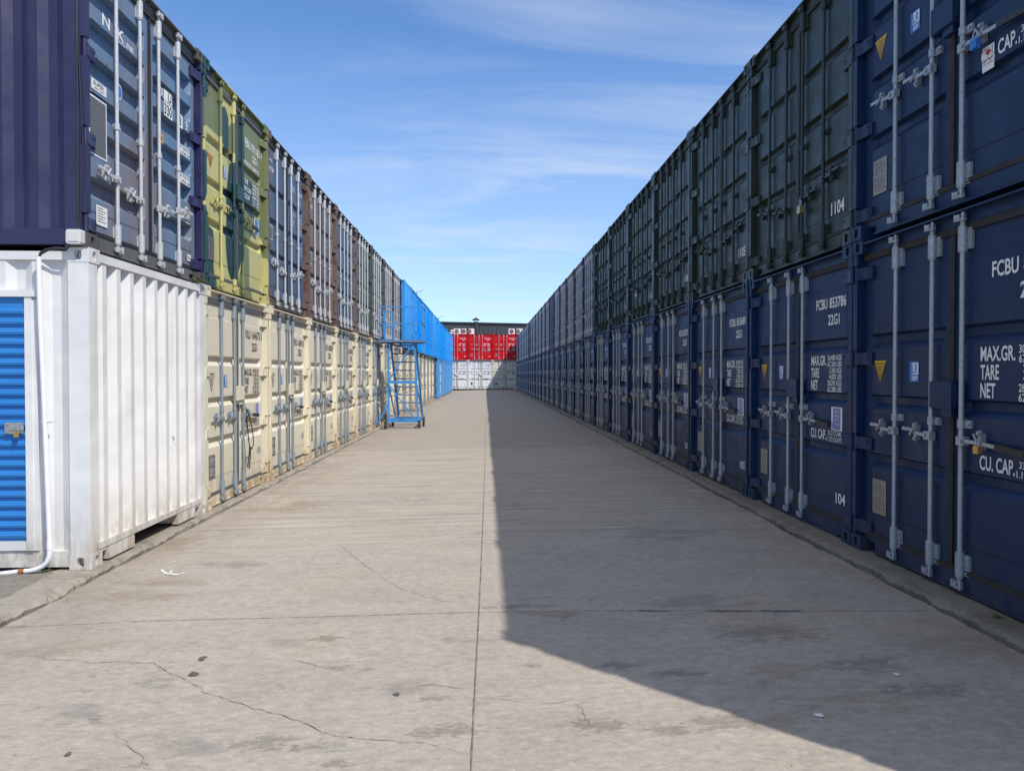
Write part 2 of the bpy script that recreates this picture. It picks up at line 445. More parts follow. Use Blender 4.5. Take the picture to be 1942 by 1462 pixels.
CONC = concrete('concrete_slab', (0.392, 0.350, 0.302), (0.385, 0.332, 0.268), (0.255, 0.23, 0.20))
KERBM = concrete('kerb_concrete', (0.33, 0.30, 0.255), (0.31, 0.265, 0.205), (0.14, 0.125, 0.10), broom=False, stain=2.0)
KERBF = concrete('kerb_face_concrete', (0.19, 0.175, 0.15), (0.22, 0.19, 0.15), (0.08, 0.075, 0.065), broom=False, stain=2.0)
KERBD = concrete('kerb_painted_shade', (0.21, 0.19, 0.15), (0.23, 0.195, 0.145), (0.09, 0.082, 0.062), broom=False, stain=2.0)  # right kerb: darker copy of the left one, shade put into its colour
KERBDF = concrete('kerb_face_painted_shade', (0.13, 0.12, 0.09), (0.16, 0.135, 0.095), (0.05, 0.048, 0.035), broom=False, stain=2.0)  # face of the right kerb, its shade painted in as darker concrete
PAVM = concrete('pavement_concrete', (0.21, 0.19, 0.165), (0.24, 0.21, 0.17), (0.09, 0.082, 0.072), broom=False, stain=2.0)
CRACKM = plain('crack_dirt', (0.225, 0.205, 0.185), 0.95, 0.4, 30, spec=0.1)
JOINTM = plain('joint_filler', (0.165, 0.155, 0.145), 0.95, 0.5, 14, spec=0.1)
GRITM = plain('grit_stone', (0.20, 0.175, 0.145), 0.9, 0.6, 300, spec=0.2)
SPLASHM = plain('white_splash', (0.78, 0.78, 0.74), 0.6, 0.05)
PATCHM = plain('patch_stain', (0.25, 0.245, 0.23), 0.9, 0.3, 25, spec=0.2)
SPOTM = plain('oil_spot', (0.12, 0.10, 0.085), 0.8, 0.3, 25, spec=0.2)


def stain_mat(name, col, strength, edge=0.28, scale=9):
    m, nt, b = new_mat(name)
    at = nn(nt, 'ShaderNodeAttribute'); at.attribute_name = 'spread'
    n = pos_noise(nt, scale, 7, 0.7, (0.6, 1.3, 1), 0.6)
    f = mth(nt, 'ADD', at.outputs['Fac'], mth(nt, 'MULTIPLY', mth(nt, 'SUBTRACT', n, 0.5), 4.0))
    a = mth(nt, 'MULTIPLY', rng(nt, f, 0.42, 0.42 + edge), mth(nt, 'MULTIPLY', rng(nt, at.outputs['Fac'], 0.0, 0.35), strength))
    c = mixc(nt, pos_noise(nt, 30, 6, 0.75), tuple(x * 0.8 for x in col), tuple(x * 1.2 for x in col))
    nt.links.new(c, b.inputs['Base Color'])
    b.inputs['Roughness'].default_value = 0.9
    b.inputs['Specular IOR Level'].default_value = 0.2
    nt.links.new(a, b.inputs['Alpha'])
    return m


ST_GREY = stain_mat('grey_worn_patch', (0.29, 0.285, 0.27), 0.30, 0.6, 5)
ST_DARK = stain_mat('dark_flaked_patch', (0.19, 0.175, 0.155), 0.26, 0.25, 24)
ST_SAND = stain_mat('sand_drift', (0.41, 0.335, 0.25), 0.40, 0.7, 3.5)
ST_PALE = stain_mat('pale_scour', (0.50, 0.475, 0.43), 0.45, 0.35, 12)


# ------------------------------------------------------------------ mesh builder
class MB:
    def __init__(s):
        s.v = []; s.f = []; s.sm = []; s.mi = []; s.m = 0

    def add(s, vs, fs, smooth=False):
        k = len(s.v)
        s.v.extend([tuple(p) for p in vs])
        for f in fs:
            s.f.append([i + k for i in f]); s.sm.append(smooth); s.mi.append(s.m)
        return s

    def box(s, x0, x1, y0, y1, z0, z1):
        x0, x1 = min(x0, x1), max(x0, x1); y0, y1 = min(y0, y1), max(y0, y1); z0, z1 = min(z0, z1), max(z0, z1)
        vs = [(x0, y0, z0), (x1, y0, z0), (x1, y1, z0), (x0, y1, z0), (x0, y0, z1), (x1, y0, z1), (x1, y1, z1), (x0, y1, z1)]
        return s.add(vs, [(0, 3, 2, 1), (4, 5, 6, 7), (0, 1, 5, 4), (1, 2, 6, 5), (2, 3, 7, 6), (3, 0, 4, 7)])

    def bar(s, p, q, w, h=None, up=(0, 0, 1)):
        """square tube between two points"""
        h = h or w
        p, q = Vector(p), Vector(q)
        d = (q - p).normalized()
        u = Vector(up)
        if abs(d.dot(u)) > 0.98:
            u = Vector((0, 1, 0))
        a = d.cross(u).normalized(); b = a.cross(d).normalized()
        vs = []
        for c in (p, q):
            for sa, sb in ((-1, -1), (1, -1), (1, 1), (-1, 1)):
                vs.append(c + a * sa * w / 2 + b * sb * h / 2)
        return s.add(vs, [(0, 3, 2, 1), (4, 5, 6, 7), (0, 1, 5, 4), (1, 2, 6, 5), (2, 3, 7, 6), (3, 0, 4, 7)])

    def cyl(s, p, q, r, n=10, r2=None, caps=True):
        r2 = r if r2 is None else r2
        p, q = Vector(p), Vector(q)
        d = (q - p).normalized()
        u = Vector((0, 0, 1)) if abs(d.z) < 0.9 else Vector((1, 0, 0))
        a = d.cross(u).normalized(); b = a.cross(d)
        vs = []
        for c, rr in ((p, r), (q, r2)):
            for i in range(n):
                t = 2 * PI * i / n
                vs.append(c + a * math.cos(t) * rr + b * math.sin(t) * rr)
        s.add(vs, [(i, i + n, (i + 1) % n + n, (i + 1) % n) for i in range(n)], True)
        if caps:
            s.add(vs[:n], [tuple(range(n))]); s.add(vs[n:], [tuple(range(n - 1, -1, -1))])
        return s

    def tube(s, pts, r, n=8):
        pts = [Vector(p) for p in pts]
        vs = []
        prev = None
        for i, p in enumerate(pts):
            d = (pts[min(i + 1, len(pts) - 1)] - pts[max(i - 1, 0)]).normalized()
            if prev is None:
                u = Vector((0, 0, 1)) if abs(d.z) < 0.9 else Vector((1, 0, 0))
                a = d.cross(u).normalized()
            else:
                a = (prev - d * prev.dot(d)).normalized()
            prev = a
            b = d.cross(a)
            for k in range(n):
                t = 2 * PI * k / n
                vs.append(p + a * math.cos(t) * r + b * math.sin(t) * r)
        fs = []
        for i in range(len(pts) - 1):
            for k in range(n):
                fs.append((i * n + k, i * n + (k + 1) % n, (i + 1) * n + (k + 1) % n, (i + 1) * n + k))
        s.add(vs, fs, True)
        s.add(vs[:n], [tuple(range(n - 1, -1, -1))]); s.add(vs[-n:], [tuple(range(n))])
        return s

    def prism(s, poly, axis, a, b):
        """extrude 2-D polygon along an axis from a to b"""
        def P(u, v, w):
            return (w, u, v) if axis == 'x' else ((u, w, v) if axis == 'y' else (u, v, w))
        n = len(poly)
        vs = [P(u, v, a) for u, v in poly] + [P(u, v, b) for u, v in poly]
        fs = [tuple(range(n)), tuple(range(2 * n - 1, n - 1, -1))]
        fs += [(i, i + n, (i + 1) % n + n, (i + 1) % n) for i in range(n)]
        return s.add(vs, fs)

    def mesh(s, name, recalc=True):
        me = bpy.data.meshes.new(name)
        me.from_pydata(s.v, [], s.f)
        me.polygons.foreach_set('use_smooth', s.sm)
        me.polygons.foreach_set('material_index', s.mi)
        if recalc:
            bm = bmesh.new(); bm.from_mesh(me)
            bmesh.ops.recalc_face_normals(bm, faces=bm.faces)
            bm.to_mesh(me); bm.free()
        me.update()
        return me


def put(name, mesh, mats, parent=None, loc=None, rot=None):
    """link one object; materials sit on the object so that meshes can be shared"""
    if isinstance(mesh, MB):
        mesh = mesh.mesh(name)
    if not isinstance(mats, (list, tuple)):
        mats = [mats]
    while len(mesh.materials) < len(mats):
        mesh.materials.append(None)
    o = bpy.data.objects.new(name, mesh)
    COL.objects.link(o)
    for i, m in enumerate(mats):
        o.material_slots[i].link = 'OBJECT'
        o.material_slots[i].material = m
    if parent:
        o.parent = parent
    if loc is not None:
        o.location = loc
    if rot is not None:
        o.rotation_euler = rot
    return o


def tag(o, label, cat, group=None, kind=None):
    if label:
        o['label'] = label
    if cat:
        o['category'] = cat
    if group:
        o['group'] = group
    if kind:
        o['kind'] = kind
    return o


def empty(name, loc, rotz=0.0):
    o = bpy.data.objects.new(name, None)
    o.empty_display_size = 0.3
    COL.objects.link(o)
    o.location = loc
    o.rotation_euler = (0, 0, rotz)
    return o


# ------------------------------------------------------------------ lettering
_gl = {}


def glyphs(txt):
    if txt in _gl:
        return _gl[txt]
    c = bpy.data.curves.new('lettering', 'FONT')
    c.body = txt
    c.resolution_u = 3
    c.size = 1.0
    c.offset = 0.012 if len(txt) > 8 else 0.02
    ob = bpy.data.objects.new('lettering_source', c)
    COL.objects.link(ob)
    bpy.context.view_layer.update()
    dg = bpy.context.evaluated_depsgraph_get()
    me = bpy.data.meshes.new_from_object(ob.evaluated_get(dg))
    vs = [(v.co.x, v.co.y) for v in me.vertices]
    fs = [tuple(p.vertices) for p in me.polygons]
    bpy.data.objects.remove(ob); bpy.data.meshes.remove(me); bpy.data.curves.remove(c)
    x0 = min(v[0] for v in vs); x1 = max(v[0] for v in vs)
    y0 = min(v[1] for v in vs); y1 = max(v[1] for v in vs)
    _gl[txt] = (vs, fs, x0, x1, y0, y1)
    return _gl[txt]


def write(mb, txt, x0, x1, z0, z1, y):
    """lettering fitted into a box on the plane y (faces -y)"""
    vs, fs, a, b, c, d = glyphs(txt)
    sx = (x1 - x0) / (b - a); sz = (z1 - z0) / (d - c)
    mb.add([(x0 + (u - a) * sx, y, z0 + (v - c) * sz) for u, v in vs], fs)


# ------------------------------------------------------------------ container meshes (local: face at y=0 looking from -y, x right, z up)
CW, CL, H0, H1 = 1.219, 6.058, 2.591, 2.896
YD = 0.072        # door face
YR = 0.036        # lock rod axis
XS = 0.03         # seam between the doors


def casting_mesh(side_dir, top):
    """corner casting 0.178 x 0.162 x 0.118 with oval holes in the front and the outer side; origin at its outer bottom front corner"""
    mb = MB()
    w, d, h = 0.162, 0.178, 0.118

    def face(fn, fw, fh, cx, cz, rx, rz, depth):
        n = 20
        outer = []; inner = []; back = []
        for i in range(n):
            t = 2 * PI * (i + 0.5) / n
            c, s_ = math.cos(t), math.sin(t)
            k = 1e9
            if abs(c) > 1e-6:
                k = min(k, ((fw - cx) if c > 0 else cx) / abs(c))
            if abs(s_) > 1e-6:
                k = min(k, ((fh - cz) if s_ > 0 else cz) / abs(s_))
            outer.append((cx + c * k, cz + s_ * k))
            # stadium shape
            px = rx * c * 1.0; pz = max(-rz, min(rz, rz * 1.25 * s_))
            inner.append((cx + px, cz + pz))
        # snap nearest outer points to the corners
        for (qx, qz) in ((0, 0), (fw, 0), (fw, fh), (0, fh)):
            i = min(range(n), key=lambda j: (outer[j][0] - qx) ** 2 + (outer[j][1] - qz) ** 2)
            outer[i] = (qx, qz)
        vs = [fn(a, b, 0) for a, b in outer] + [fn(a, b, 0) for a, b in inner] + [fn(a, b, depth) for a, b in inner]
        fs = []
        for i in range(n):
            j = (i + 1) % n
            fs.append((i, j, n + j, n + i)); fs.append((n + i, n + j, 2 * n + j, 2 * n + i))
        fs.append(tuple(range(2 * n, 3 * n)))
        mb.add(vs, fs)
    sx = side_dir
    # front face (y=0): x from the outside inwards
    face(lambda a, b, k: (-sx * a, k, b), w, h, w * 0.5, h * 0.5, 0.027, 0.038, 0.11)
    face(lambda a, b, k: (-sx * k, a, b), d, h, d * 0.5, h * 0.5, 0.030, 0.038, 0.11)
    x1 = -sx * w
    mb.add([(0, 0, 0), (x1, 0, 0), (x1, d, 0), (0, d, 0)], [(0, 1, 2, 3)])
    mb.add([(0, 0, h), (x1, 0, h), (x1, d, h), (0, d, h)], [(0, 1, 2, 3)])
    mb.add([(x1, 0, 0), (x1, d, 0), (x1, d, h), (x1, 0, h)], [(0, 1, 2, 3)])
    mb.add([(0, d, 0), (x1, d, 0), (x1, d, h), (0, d, h)], [(0, 1, 2, 3)])
    return mb.mesh('corner_casting', recalc=False)


def corr_side(mb, sx, H):
    """corrugated long side"""
    xo, xi = sx * 1.205, sx * 1.169
    y0, y1, z0, z1 = 0.13, CL - 0.13, 0.15, H - 0.09
    prof = [(y0, xo)]
    y = y0 + 0.05
    per = [(0.070, 0), (0.068, 1), (0.070, 1), (0.068, 0)]
    cur = xo
    while y < y1 - 0.30:
        prof.append((y, xo)); prof.append((y + 0.068, xi)); prof.append((y + 0.068 + 0.070, xi)); prof.append((y + 0.206, xo))
        y += 0.278
    prof.append((y1, xo))
    vs = []
    for (a, b) in prof:
        vs += [(b, a, z0), (b, a, z1)]
    mb.add(vs, [(2 * i, 2 * i + 2, 2 * i + 3, 2 * i + 1) for i in range(len(prof) - 1)])


def body_common(mb, H):
    for sx in (-1, 1):
        corr_side(mb, sx, H)
        mb.box(sx * 1.150, sx * 1.213, 0.178, CL - 0.178, H - 0.10, H - 0.032)      # top side rail
        mb.box(sx * 1.130, sx * 1.210, 0.178, CL - 0.178, 0.022, 0.15)              # bottom side rail
        mb.box(sx * 1.10, sx * CW, CL - 0.16, CL - 0.004, 0.118, H - 0.118)          # rear post
        for z in (0.0, H - 0.118):
            mb.box(sx * (CW - 0.162), sx * CW, CL - 0.178, CL, z, z + 0.118)
    # roof with shallow corrugations
    y = 0.20
    vs = []
    n = 0
    k = 0
    prof = [(0.10, H - 0.040)]
    while y < CL - 0.35:
        prof += [(y, H - 0.040), (y + 0.05, H - 0.062), (y + 0.14, H - 0.062), (y + 0.19, H - 0.040)]
        y += 0.28
    prof.append((CL - 0.1, H - 0.040))
    for (a, b) in prof:
        vs += [(-1.15, a, b), (1.15, a, b)]
    mb.add(vs, [(2 * i, 2 * i + 1, 2 * i + 3, 2 * i + 2) for i in range(len(prof) - 1)])
    mb.box(-1.06, 1.06, CL - 0.09, CL - 0.02, H - 0.10, H - 0.032)
    mb.box(-1.06, 1.06, CL - 0.09, CL - 0.02, 0.02, 0.14)
    mb.add([(-1.1, CL - 0.05, 0.14), (1.1, CL - 0.05, 0.14), (1.1, CL - 0.05, H - 0.1), (-1.1, CL - 0.05, H - 0.1)], [(0, 1, 2, 3)])
    mb.add([(-1.13, 0.2, 0.10), (1.13, 0.2, 0.10), (1.13, CL - 0.2, 0.10), (-1.13, CL - 0.2, 0.10)], [(0, 1, 2, 3)])


def door_body(H):
    mb = MB()
    body_common(mb, H)
    for sx in (-1, 1):
        # J-section corner post: outer leg, web, inner leg
        mb.box(sx * 1.150, sx * (CW - 0.003), 0.046, 0.178, 0.118, H - 0.118)
        zz = [0.118]
        for q in (0.20, 0.895, 1.60, 2.31):
            zz += [q * H / H0 - 0.078, q * H / H0 + 0.078]
        zz.append(H - 0.118)
        for a, b in zip(zz[0::2], zz[1::2]):
            if b - a > 0.01:
                mb.box(sx * 1.150, sx * (CW - 0.003), 0.006, 0.046, a, b)
        mb.box(sx * 1.105, sx * 1.150, 0.118, 0.178, 0.118, H - 0.118)
        mb.box(sx * 1.128, sx * 1.150, 0.080, 0.118, 0.118, H - 0.118)
    # recessed back of the door opening
    mb.add([(-1.15, 0.175, 0.10), (1.15, 0.175, 0.10), (1.15, 0.175, H - 0.1), (-1.15, 0.175, H - 0.1)], [(0, 1, 2, 3)])
    return mb.mesh('body')


def header_mesh(H):
    mb = MB()
    mb.box(-1.104, 1.104, 0.058, 0.170, H - 0.122, H - 0.034)
    mb.box(-1.057, 1.057, 0.002, 0.120, H - 0.046, H - 0.032)
    return mb.mesh('door_header')


def sill_mesh():
    # sill with pockets beside the castings
    mb = MB()
    mb.box(-0.93, 0.93, 0.056, 0.150, 0.014, 0.135)
    for sx in (-1, 1):
        mb.box(sx * 0.93, sx * 1.104, 0.058, 0.148, 0.086, 0.133)
    mb.box(-0.93, 0.93, 0.040, 0.056, 0.014, 0.026)
    return mb.mesh('door_sill')


def end_body(H, skids=False):
    """closed front end: vertical corrugation between the posts"""
    mb = MB()
    body_common(mb, H)
    for sx in (-1, 1):
        mb.box(sx * 1.085, sx * (CW - 0.003), 0.006, 0.170, 0.118, H - 0.118)
    mb.box(-1.057, 1.057, 0.004, 0.10, H - 0.095, H - 0.026)
    zb = 0.19 if skids else 0.15
    mb.box(-1.085, 1.085, 0.006, 0.10, zb - 0.055, zb)
    if skids:
        for a, b in ((-0.93, -0.47), (0.47, 0.93)):
            mb.prism([(0.012, 0.018), (0.075, 0.018), (0.075, zb - 0.057), (0.012, zb - 0.057)], 'x', a, b)
        mb.box(-1.057, -0.95, 0.014, 0.09, 0.105, zb - 0.057)
        mb.box(0.95, 1.057, 0.014, 0.09, 0.105, zb - 0.057)
        mb.box(-0.62, -0.47, 0.076, 0.8, 0.03, zb - 0.057)
        mb.box(0.47, 0.62, 0.076, 0.8, 0.03, zb - 0.057)
    else:
        mb.box(-0.93, 0.93, 0.012, 0.09, 0.014, zb - 0.057)
    n = 9
    w = 2.17 / n
    prof = [(-1.085, 0.066)]
    for i in range(n):
        a = -1.085 + i * w
        prof += [(a + w * 0.12, 0.066), (a + w * 0.36, 0.012), (a + w * 0.64, 0.012), (a + w * 0.96, 0.066)]
    prof.append((1.085, 0.066))
    vs = []
    for (a, b) in prof:
        vs += [(a, b, zb - 0.01), (a, b, H - 0.07)]
    mb.add(vs, [(2 * i, 2 * i + 2, 2 * i + 3, 2 * i + 1) for i in range(len(prof) - 1)])
    return mb.mesh('body')


def door_mesh(xa, xb, H, bands, depth, slope=0.034):
    """one door leaf as a pressed sheet: bands = list of (ztop, zbottom) recesses"""
    mb = MB()
    z0, z1 = 0.168, H - 0.172
    xs = [(xa, 0), (xa + 0.075, 0), (xa + 0.075 + 0.045, 1), (xb - 0.12, 1), (xb - 0.075, 0), (xb, 0)]
    zs = [(z0, 0)]
    # weld line near the foot and the head
    for z in (0.335,):
        zs += [(z - 0.006, 0), (z, -0.005), (z + 0.05, -0.005)]
    rows = []
    for (zt, zb) in sorted(bands, key=lambda t: t[1]):
        rows += [(zb, 0), (zb + slope * 1.5, 1), (zt - slope * 0.5, 1), (zt, 0)]
    # raised pressing between the bands
    rows2 = []
    for z, k in rows:
        rows2.append((z, k * depth if k else -0.005))
    zs += rows2
    zt = H - 0.345
    zs += [(zt - 0.006, -0.005), (zt, 0), (z1, 0)]
    vs = []
    for z, off in zs:
        for x, k in xs:
            vs.append((x, YD + off * k, z))
    nx = len(xs)
    fs = []
    for j in range(len(zs) - 1):
        for i in range(nx - 1):
            a = j * nx + i
            fs.append((a, a + 1, a + nx + 1, a + nx))
    mb.add(vs, fs)
    yb = YD + 0.055
    for (a, b) in (((xa, z0), (xb, z0)), ((xb, z0), (xb, z1)), ((xb, z1), (xa, z1)), ((xa, z1), (xa, z0))):
        mb.add([(a[0], YD, a[1]), (b[0], YD, b[1]), (b[0], yb, b[1]), (a[0], yb, a[1])], [(0, 1, 2, 3)])
    return mb.mesh('door', recalc=False)


def gasket_mesh(H):
    mb = MB()
    mb.box(-1.125, 1.125, 0.051, 0.110, H - 0.172, H - 0.126)
    mb.box(-1.125, 1.125, 0.050, 0.110, 0.137, 0.168)
    mb.box(XS - 0.022, XS + 0.022, 0.058, 0.112, 0.168, H - 0.172)
    for sx in (-1, 1):
        mb.box(sx * 1.110, sx * 1.126, 0.085, 0.118, 0.168, H - 0.172)
    return mb.mesh('door_gasket')


def rod_mesh(H, far=False):
    """lock rod with its cams, end brackets and the middle clamp; origin on the rod axis"""
    mb = MB()
    n = 6 if far else 10
    mb.cyl((0, YR, 0.080), (0, YR, H - 0.095), 0.0165, n)
    for (a, b, s) in ((0.125, 0.275, 1), (H - 0.30, H - 0.15, 1)):
        mb.cyl((0, YR, a), (0, YR, b), 0.029, n)
        mb.box(-0.020, 0.066, 0.050, YD - 0.002, a + 0.006, b - 0.006)
        if not far:
            mb.cyl((0, YR, a - 0.012), (0, YR, a), 0.026, n); mb.cyl((0, YR, b), (0, YR, b + 0.012), 0.026, n)
            for q in (0.18, 0.5, 0.82):
                mb.cyl((0.048, 0.050, a + (b - a) * q), (0.048, 0.040, a + (b - a) * q), 0.009, 6)
    for z in (0.070, H - 0.080):
        mb.cyl((0, YR, z - 0.020), (0, YR, z + 0.020), 0.023, n)
        mb.box(-0.040, 0.012, 0.000, 0.045, z - 0.012, z + 0.016)
        if not far:
            mb.box(-0.035, 0.045, 0.004, 0.030, z - 0.026, z - 0.010)
            mb.cyl((0.036, 0.012, z - 0.03), (0.036, 0.012, z + 0.026), 0.011, 6)
            mb.box(-0.050, -0.038, 0.004, 0.030, z - 0.024, z + 0.024)
    if not far:
        zc = 1.14 * H / H0
        mb.cyl((0, YR, zc - 0.026), (0, YR, zc + 0.026), 0.024, n)
        mb.box(0.0, 0.075, 0.048, YD + 0.002, zc - 0.026, zc + 0.026)
        mb.cyl((0.058, 0.048, zc), (0.058, 0.036, zc), 0.012, 8)
    return mb.mesh('lock_rod')


def handle_mesh(dirn, zh, grip=False, length=0.33):
    mb = MB()
    y = 0.022
    mb.box(dirn * -0.020, dirn * 0.056, 0.012, 0.056, zh - 0.030, zh + 0.028)
    mb.cyl((dirn * 0.036, 0.010, zh), (dirn * 0.036, 0.000, zh), 0.014, 8)
    # lever with a slight crank
    L = length
    pts = [(0.05, 0.0), (0.11, 0.004), (0.17, 0.006), (0.215, 0.028), (L, 0.030 if not grip else 0.006)]
    if grip:
        pts = [(0.05, 0.0), (0.16, 0.0), (0.24, -0.004), (0.36, -0.012)]
    for (a, za), (b, zb) in zip(pts[:-1], pts[1:]):
        mb.bar((dirn * a, y, zh + za), (dirn * b, y, zh + zb), 0.010, 0.024, up=(0, 0, 1))
    # catch plate with its retainer
    cx = 0.185
    mb.prism([(dirn * (cx - 0.016), zh + 0.01), (dirn * (cx - 0.012), zh + 0.080), (dirn * (cx + 0.012), zh + 0.080), (dirn * (cx + 0.018), zh + 0.012),
              (dirn * (cx + 0.016), zh - 0.055), (dirn * (cx - 0.010), zh - 0.055)], 'y', 0.032, 0.044)
    mb.cyl((dirn * cx, 0.034, zh + 0.062), (dirn * cx, 0.016, zh + 0.062), 0.013, 8)
    mb.cyl((dirn * cx, 0.034, zh - 0.036), (dirn * cx, 0.018, zh - 0.036), 0.011, 8)
    mb.box(dirn * (cx - 0.010), dirn * (cx + 0.014), 0.044, YD, zh - 0.045, zh + 0.06)
    mb.bar((dirn * (cx - 0.03), 0.012, zh + 0.055), (dirn * (cx + 0.03), 0.006, zh - 0.012), 0.010, 0.010)
    if grip:
        mb.m = 1
        mb.bar((dirn * 0.35, y, zh - 0.012), (dirn * 0.60, y, zh - 0.030), 0.024, 0.042, up=(0, 0, 1))
    return mb.mesh('door_handle')


def hinge_mesh(sx):
    mb = MB()
    mb.prism([(sx * 0.985, 0.050), (sx * 1.02, 0.034), (sx * 1.10, 0.030), (sx * 1.165, 0.012), (sx * 1.19, 0.012), (sx * 1.19, 0.045), (sx * 1.10, 0.066), (sx * 0.985, YD + 0.006)],
             'z', -0.050, 0.050)
    mb.cyl((sx * 1.188, 0.026, -0.074), (sx * 1.188, 0.026, 0.074), 0.018, 10)
    mb.cyl((sx * 1.03, 0.034, 0.02), (sx * 1.03, 0.026, 0.02), 0.009, 6)
    return mb.mesh('hinge')


def lockbox_mesh(z0):
    mb = MB()
    mb.box(-0.125, 0.115, 0.004, 0.078, z0, z0 + 0.185)
    mb.box(-0.125, 0.115, 0.0, 0.004, z0 + 0.006, z0 + 0.18)
    mb.box(0.115, 0.135, 0.02, 0.07, z0 + 0.03, z0 + 0.16)
    mb.box(-0.02, 0.09, 0.02, 0.075, z0 - 0.055, z0)
    return mb.mesh('lock_box')


NEWB = [(1.80, 1.675), (1.305, 1.185), (0.828, 0.705)]
OLDB = [(1.86, 1.75), (1.36, 1.25), (0.875, 0.765)]
DEEPB = [(2.22, 2.04), (1.92, 1.74), (1.62, 1.44), (1.32, 1.14), (1.03, 0.85), (0.62, 0.44)]
XL, XR = -1.118, 1.118
MES = {}
for tall, H in ((0, H0), (1, H1)):
    k = H / H0
    MES['body', tall] = door_body(H)
    MES['end', tall] = end_body(H)
    MES['gasket', tall] = gasket_mesh(H)
    MES['head', tall] = header_mesh(H)
    MES['rod', tall, 0] = rod_mesh(H)
    MES['rod', tall, 1] = rod_mesh(H, True)
    for nm, bd, dp in (('new', NEWB, 0.040), ('old', OLDB, 0.040), ('deep', DEEPB, 0.064)):
        bb = [(a * k, b * k) for a, b in bd]
        MES['door', nm, tall, -1] = door_mesh(XL, XS - 0.012, H, bb, dp)
        MES['door', nm, tall, 1] = door_mesh(XS + 0.012, XR, H, bb, dp)
MES['sill'] = sill_mesh()
MES['skid'] = end_body(H0, True)
for sx in (-1, 1):
    MES['cast', sx] = casting_mesh(sx, 0)
    MES['hinge', sx] = hinge_mesh(sx)
MES['h', 'new', -1] = handle_mesh(-1, 1.035)
MES['h', 'new', 1] = handle_mesh(1, 1.030, True)
MES['h', 'old', -1] = handle_mesh(-1, 0.68)
MES['h', 'old', 1] = handle_mesh(1, 0.70)
MES['h', 'old', 2] = handle_mesh(1, 0.62)
MES['h', 'old', -2] = handle_mesh(-1, 0.60)
MES['box'] = lockbox_mesh(1.235)

# ---- stickers and lettering (container coordinates)
YM = YD - 0.0085


def mk_sticker(fn):
    mb = MB(); fn(mb)
    return mb.mesh('sticker', recalc=False)


def flat(mb, pts, y):
    mb.add([(a, y, b) for a, b in pts], [tuple(range(len(pts)))])


def rect(mb, x0, x1, z0, z1, y):
    flat(mb, [(x0, z0), (x1, z0), (x1, z1), (x0, z1)], y)


def st_tri(mb):
    flat(mb, [(-0.885, 1.405), (-0.79, 1.58), (-0.98, 1.58)], YM)
    mb.m = 1
    flat(mb, [(-0.885, 1.418), (-0.885, 1.428), (-0.965, 1.574), (-0.975, 1.576)], YM - 0.001)
    flat(mb, [(-0.885, 1.418), (-0.795, 1.576), (-0.805, 1.574), (-0.885, 1.428)], YM - 0.001)
    write(mb, 'ATTENTION', -0.94, -0.83, 1.545, 1.562, YM - 0.0012)
    for i, (w, z) in enumerate(((0.075, 1.525), (0.06, 1.508), (0.055, 1.49), (0.035, 1.473), (0.03, 1.457), (0.012, 1.44))):
        rect(mb, -0.885 - w / 2, -0.885 + w / 2, z, z + 0.008, YM - 0.0012)


def st_tri_outline(mb):
    for (a, b) in (((-0.885, 1.37), (-0.97, 1.58)), ((-0.97, 1.58), (-0.80, 1.58)), ((-0.80, 1.58), (-0.885, 1.37))):
        A, B = Vector(a), Vector(b); n = (B - A).normalized(); n = Vector((-n.y, n.x)) * 0.006
        flat(mb, [tuple(A - n), tuple(B - n), tuple(B + n), tuple(A + n)], YM)
    write(mb, 'ATTENTION', -0.935, -0.835, 1.535, 1.56, YM)
    for (w, z) in ((0.06, 1.51), (0.05, 1.487), (0.035, 1.463), (0.02, 1.44)):
        rect(mb, -0.885 - w / 2, -0.885 + w / 2, z, z + 0.011, YM)


def st_lr(mb):
    rect(mb, -0.475, -0.355, 1.415, 1.565, YM)
    mb.m = 1
    rect(mb, -0.443, -0.363, 1.468, 1.556, YM - 0.001)
    for z in (1.452, 1.440, 1.428):
        rect(mb, -0.44, -0.39 if z < 1.43 else -0.37, z - 0.003, z + 0.003, YM - 0.001)
    mb.m = 0
    write(mb, 'LR', -0.436, -0.370, 1.476, 1.548, YM - 0.002)


def st_notice(mb):
    rect(mb, 0.735, 0.94, 0.955, 1.17, YM)
    mb.m = 1
    pts = []
    for (cx, cz, a0) in ((0.90, 1.14, 0), (0.775, 1.14, 90), (0.775, 0.985, 180), (0.90, 0.985, 270)):
        for i in range(4):
            t = R(a0 + i * 30); pts.append((cx + 0.010 * math.cos(t), cz + 0.022 * math.sin(t)))
    flat(mb, pts, YM - 0.001)
    mb.m = 0
    for i, t in enumerate(('STORAGE', 'CONTAINERS', 'LOW TO', 'UNDERGROUND')):
        w = (0.07, 0.085, 0.05, 0.095)[i]
        write(mb, t, 0.8375 - w / 2, 0.8375 + w / 2, 1.120 - i * 0.037, 1.134 - i * 0.037, YM - 0.002)


def st_plate(mb):
    rect(mb, -0.985, -0.785, 0.335, 0.615, YM)
    mb.m = 1
    for i in range(11):
        z = 0.585 - i * 0.021
        if i in (4, 5):
            continue
        rect(mb, -0.965, -0.965 + (0.16 if i % 3 else 0.11), z, z + 0.005, YM - 0.001)
    for x in (-0.93, -0.85):
        rect(mb, x - 0.008, x + 0.008, 0.495, 0.511, YM - 0.001)


ST = {'tri': mk_sticker(st_tri), 'outline': mk_sticker(st_tri_outline), 'lr': mk_sticker(st_lr), 'notice': mk_sticker(st_notice), 'plate': mk_sticker(st_plate)}


def part_of(name, fn):
    mb = MB(); fn(mb)
    return (name, mb.mesh(name, recalc=False))


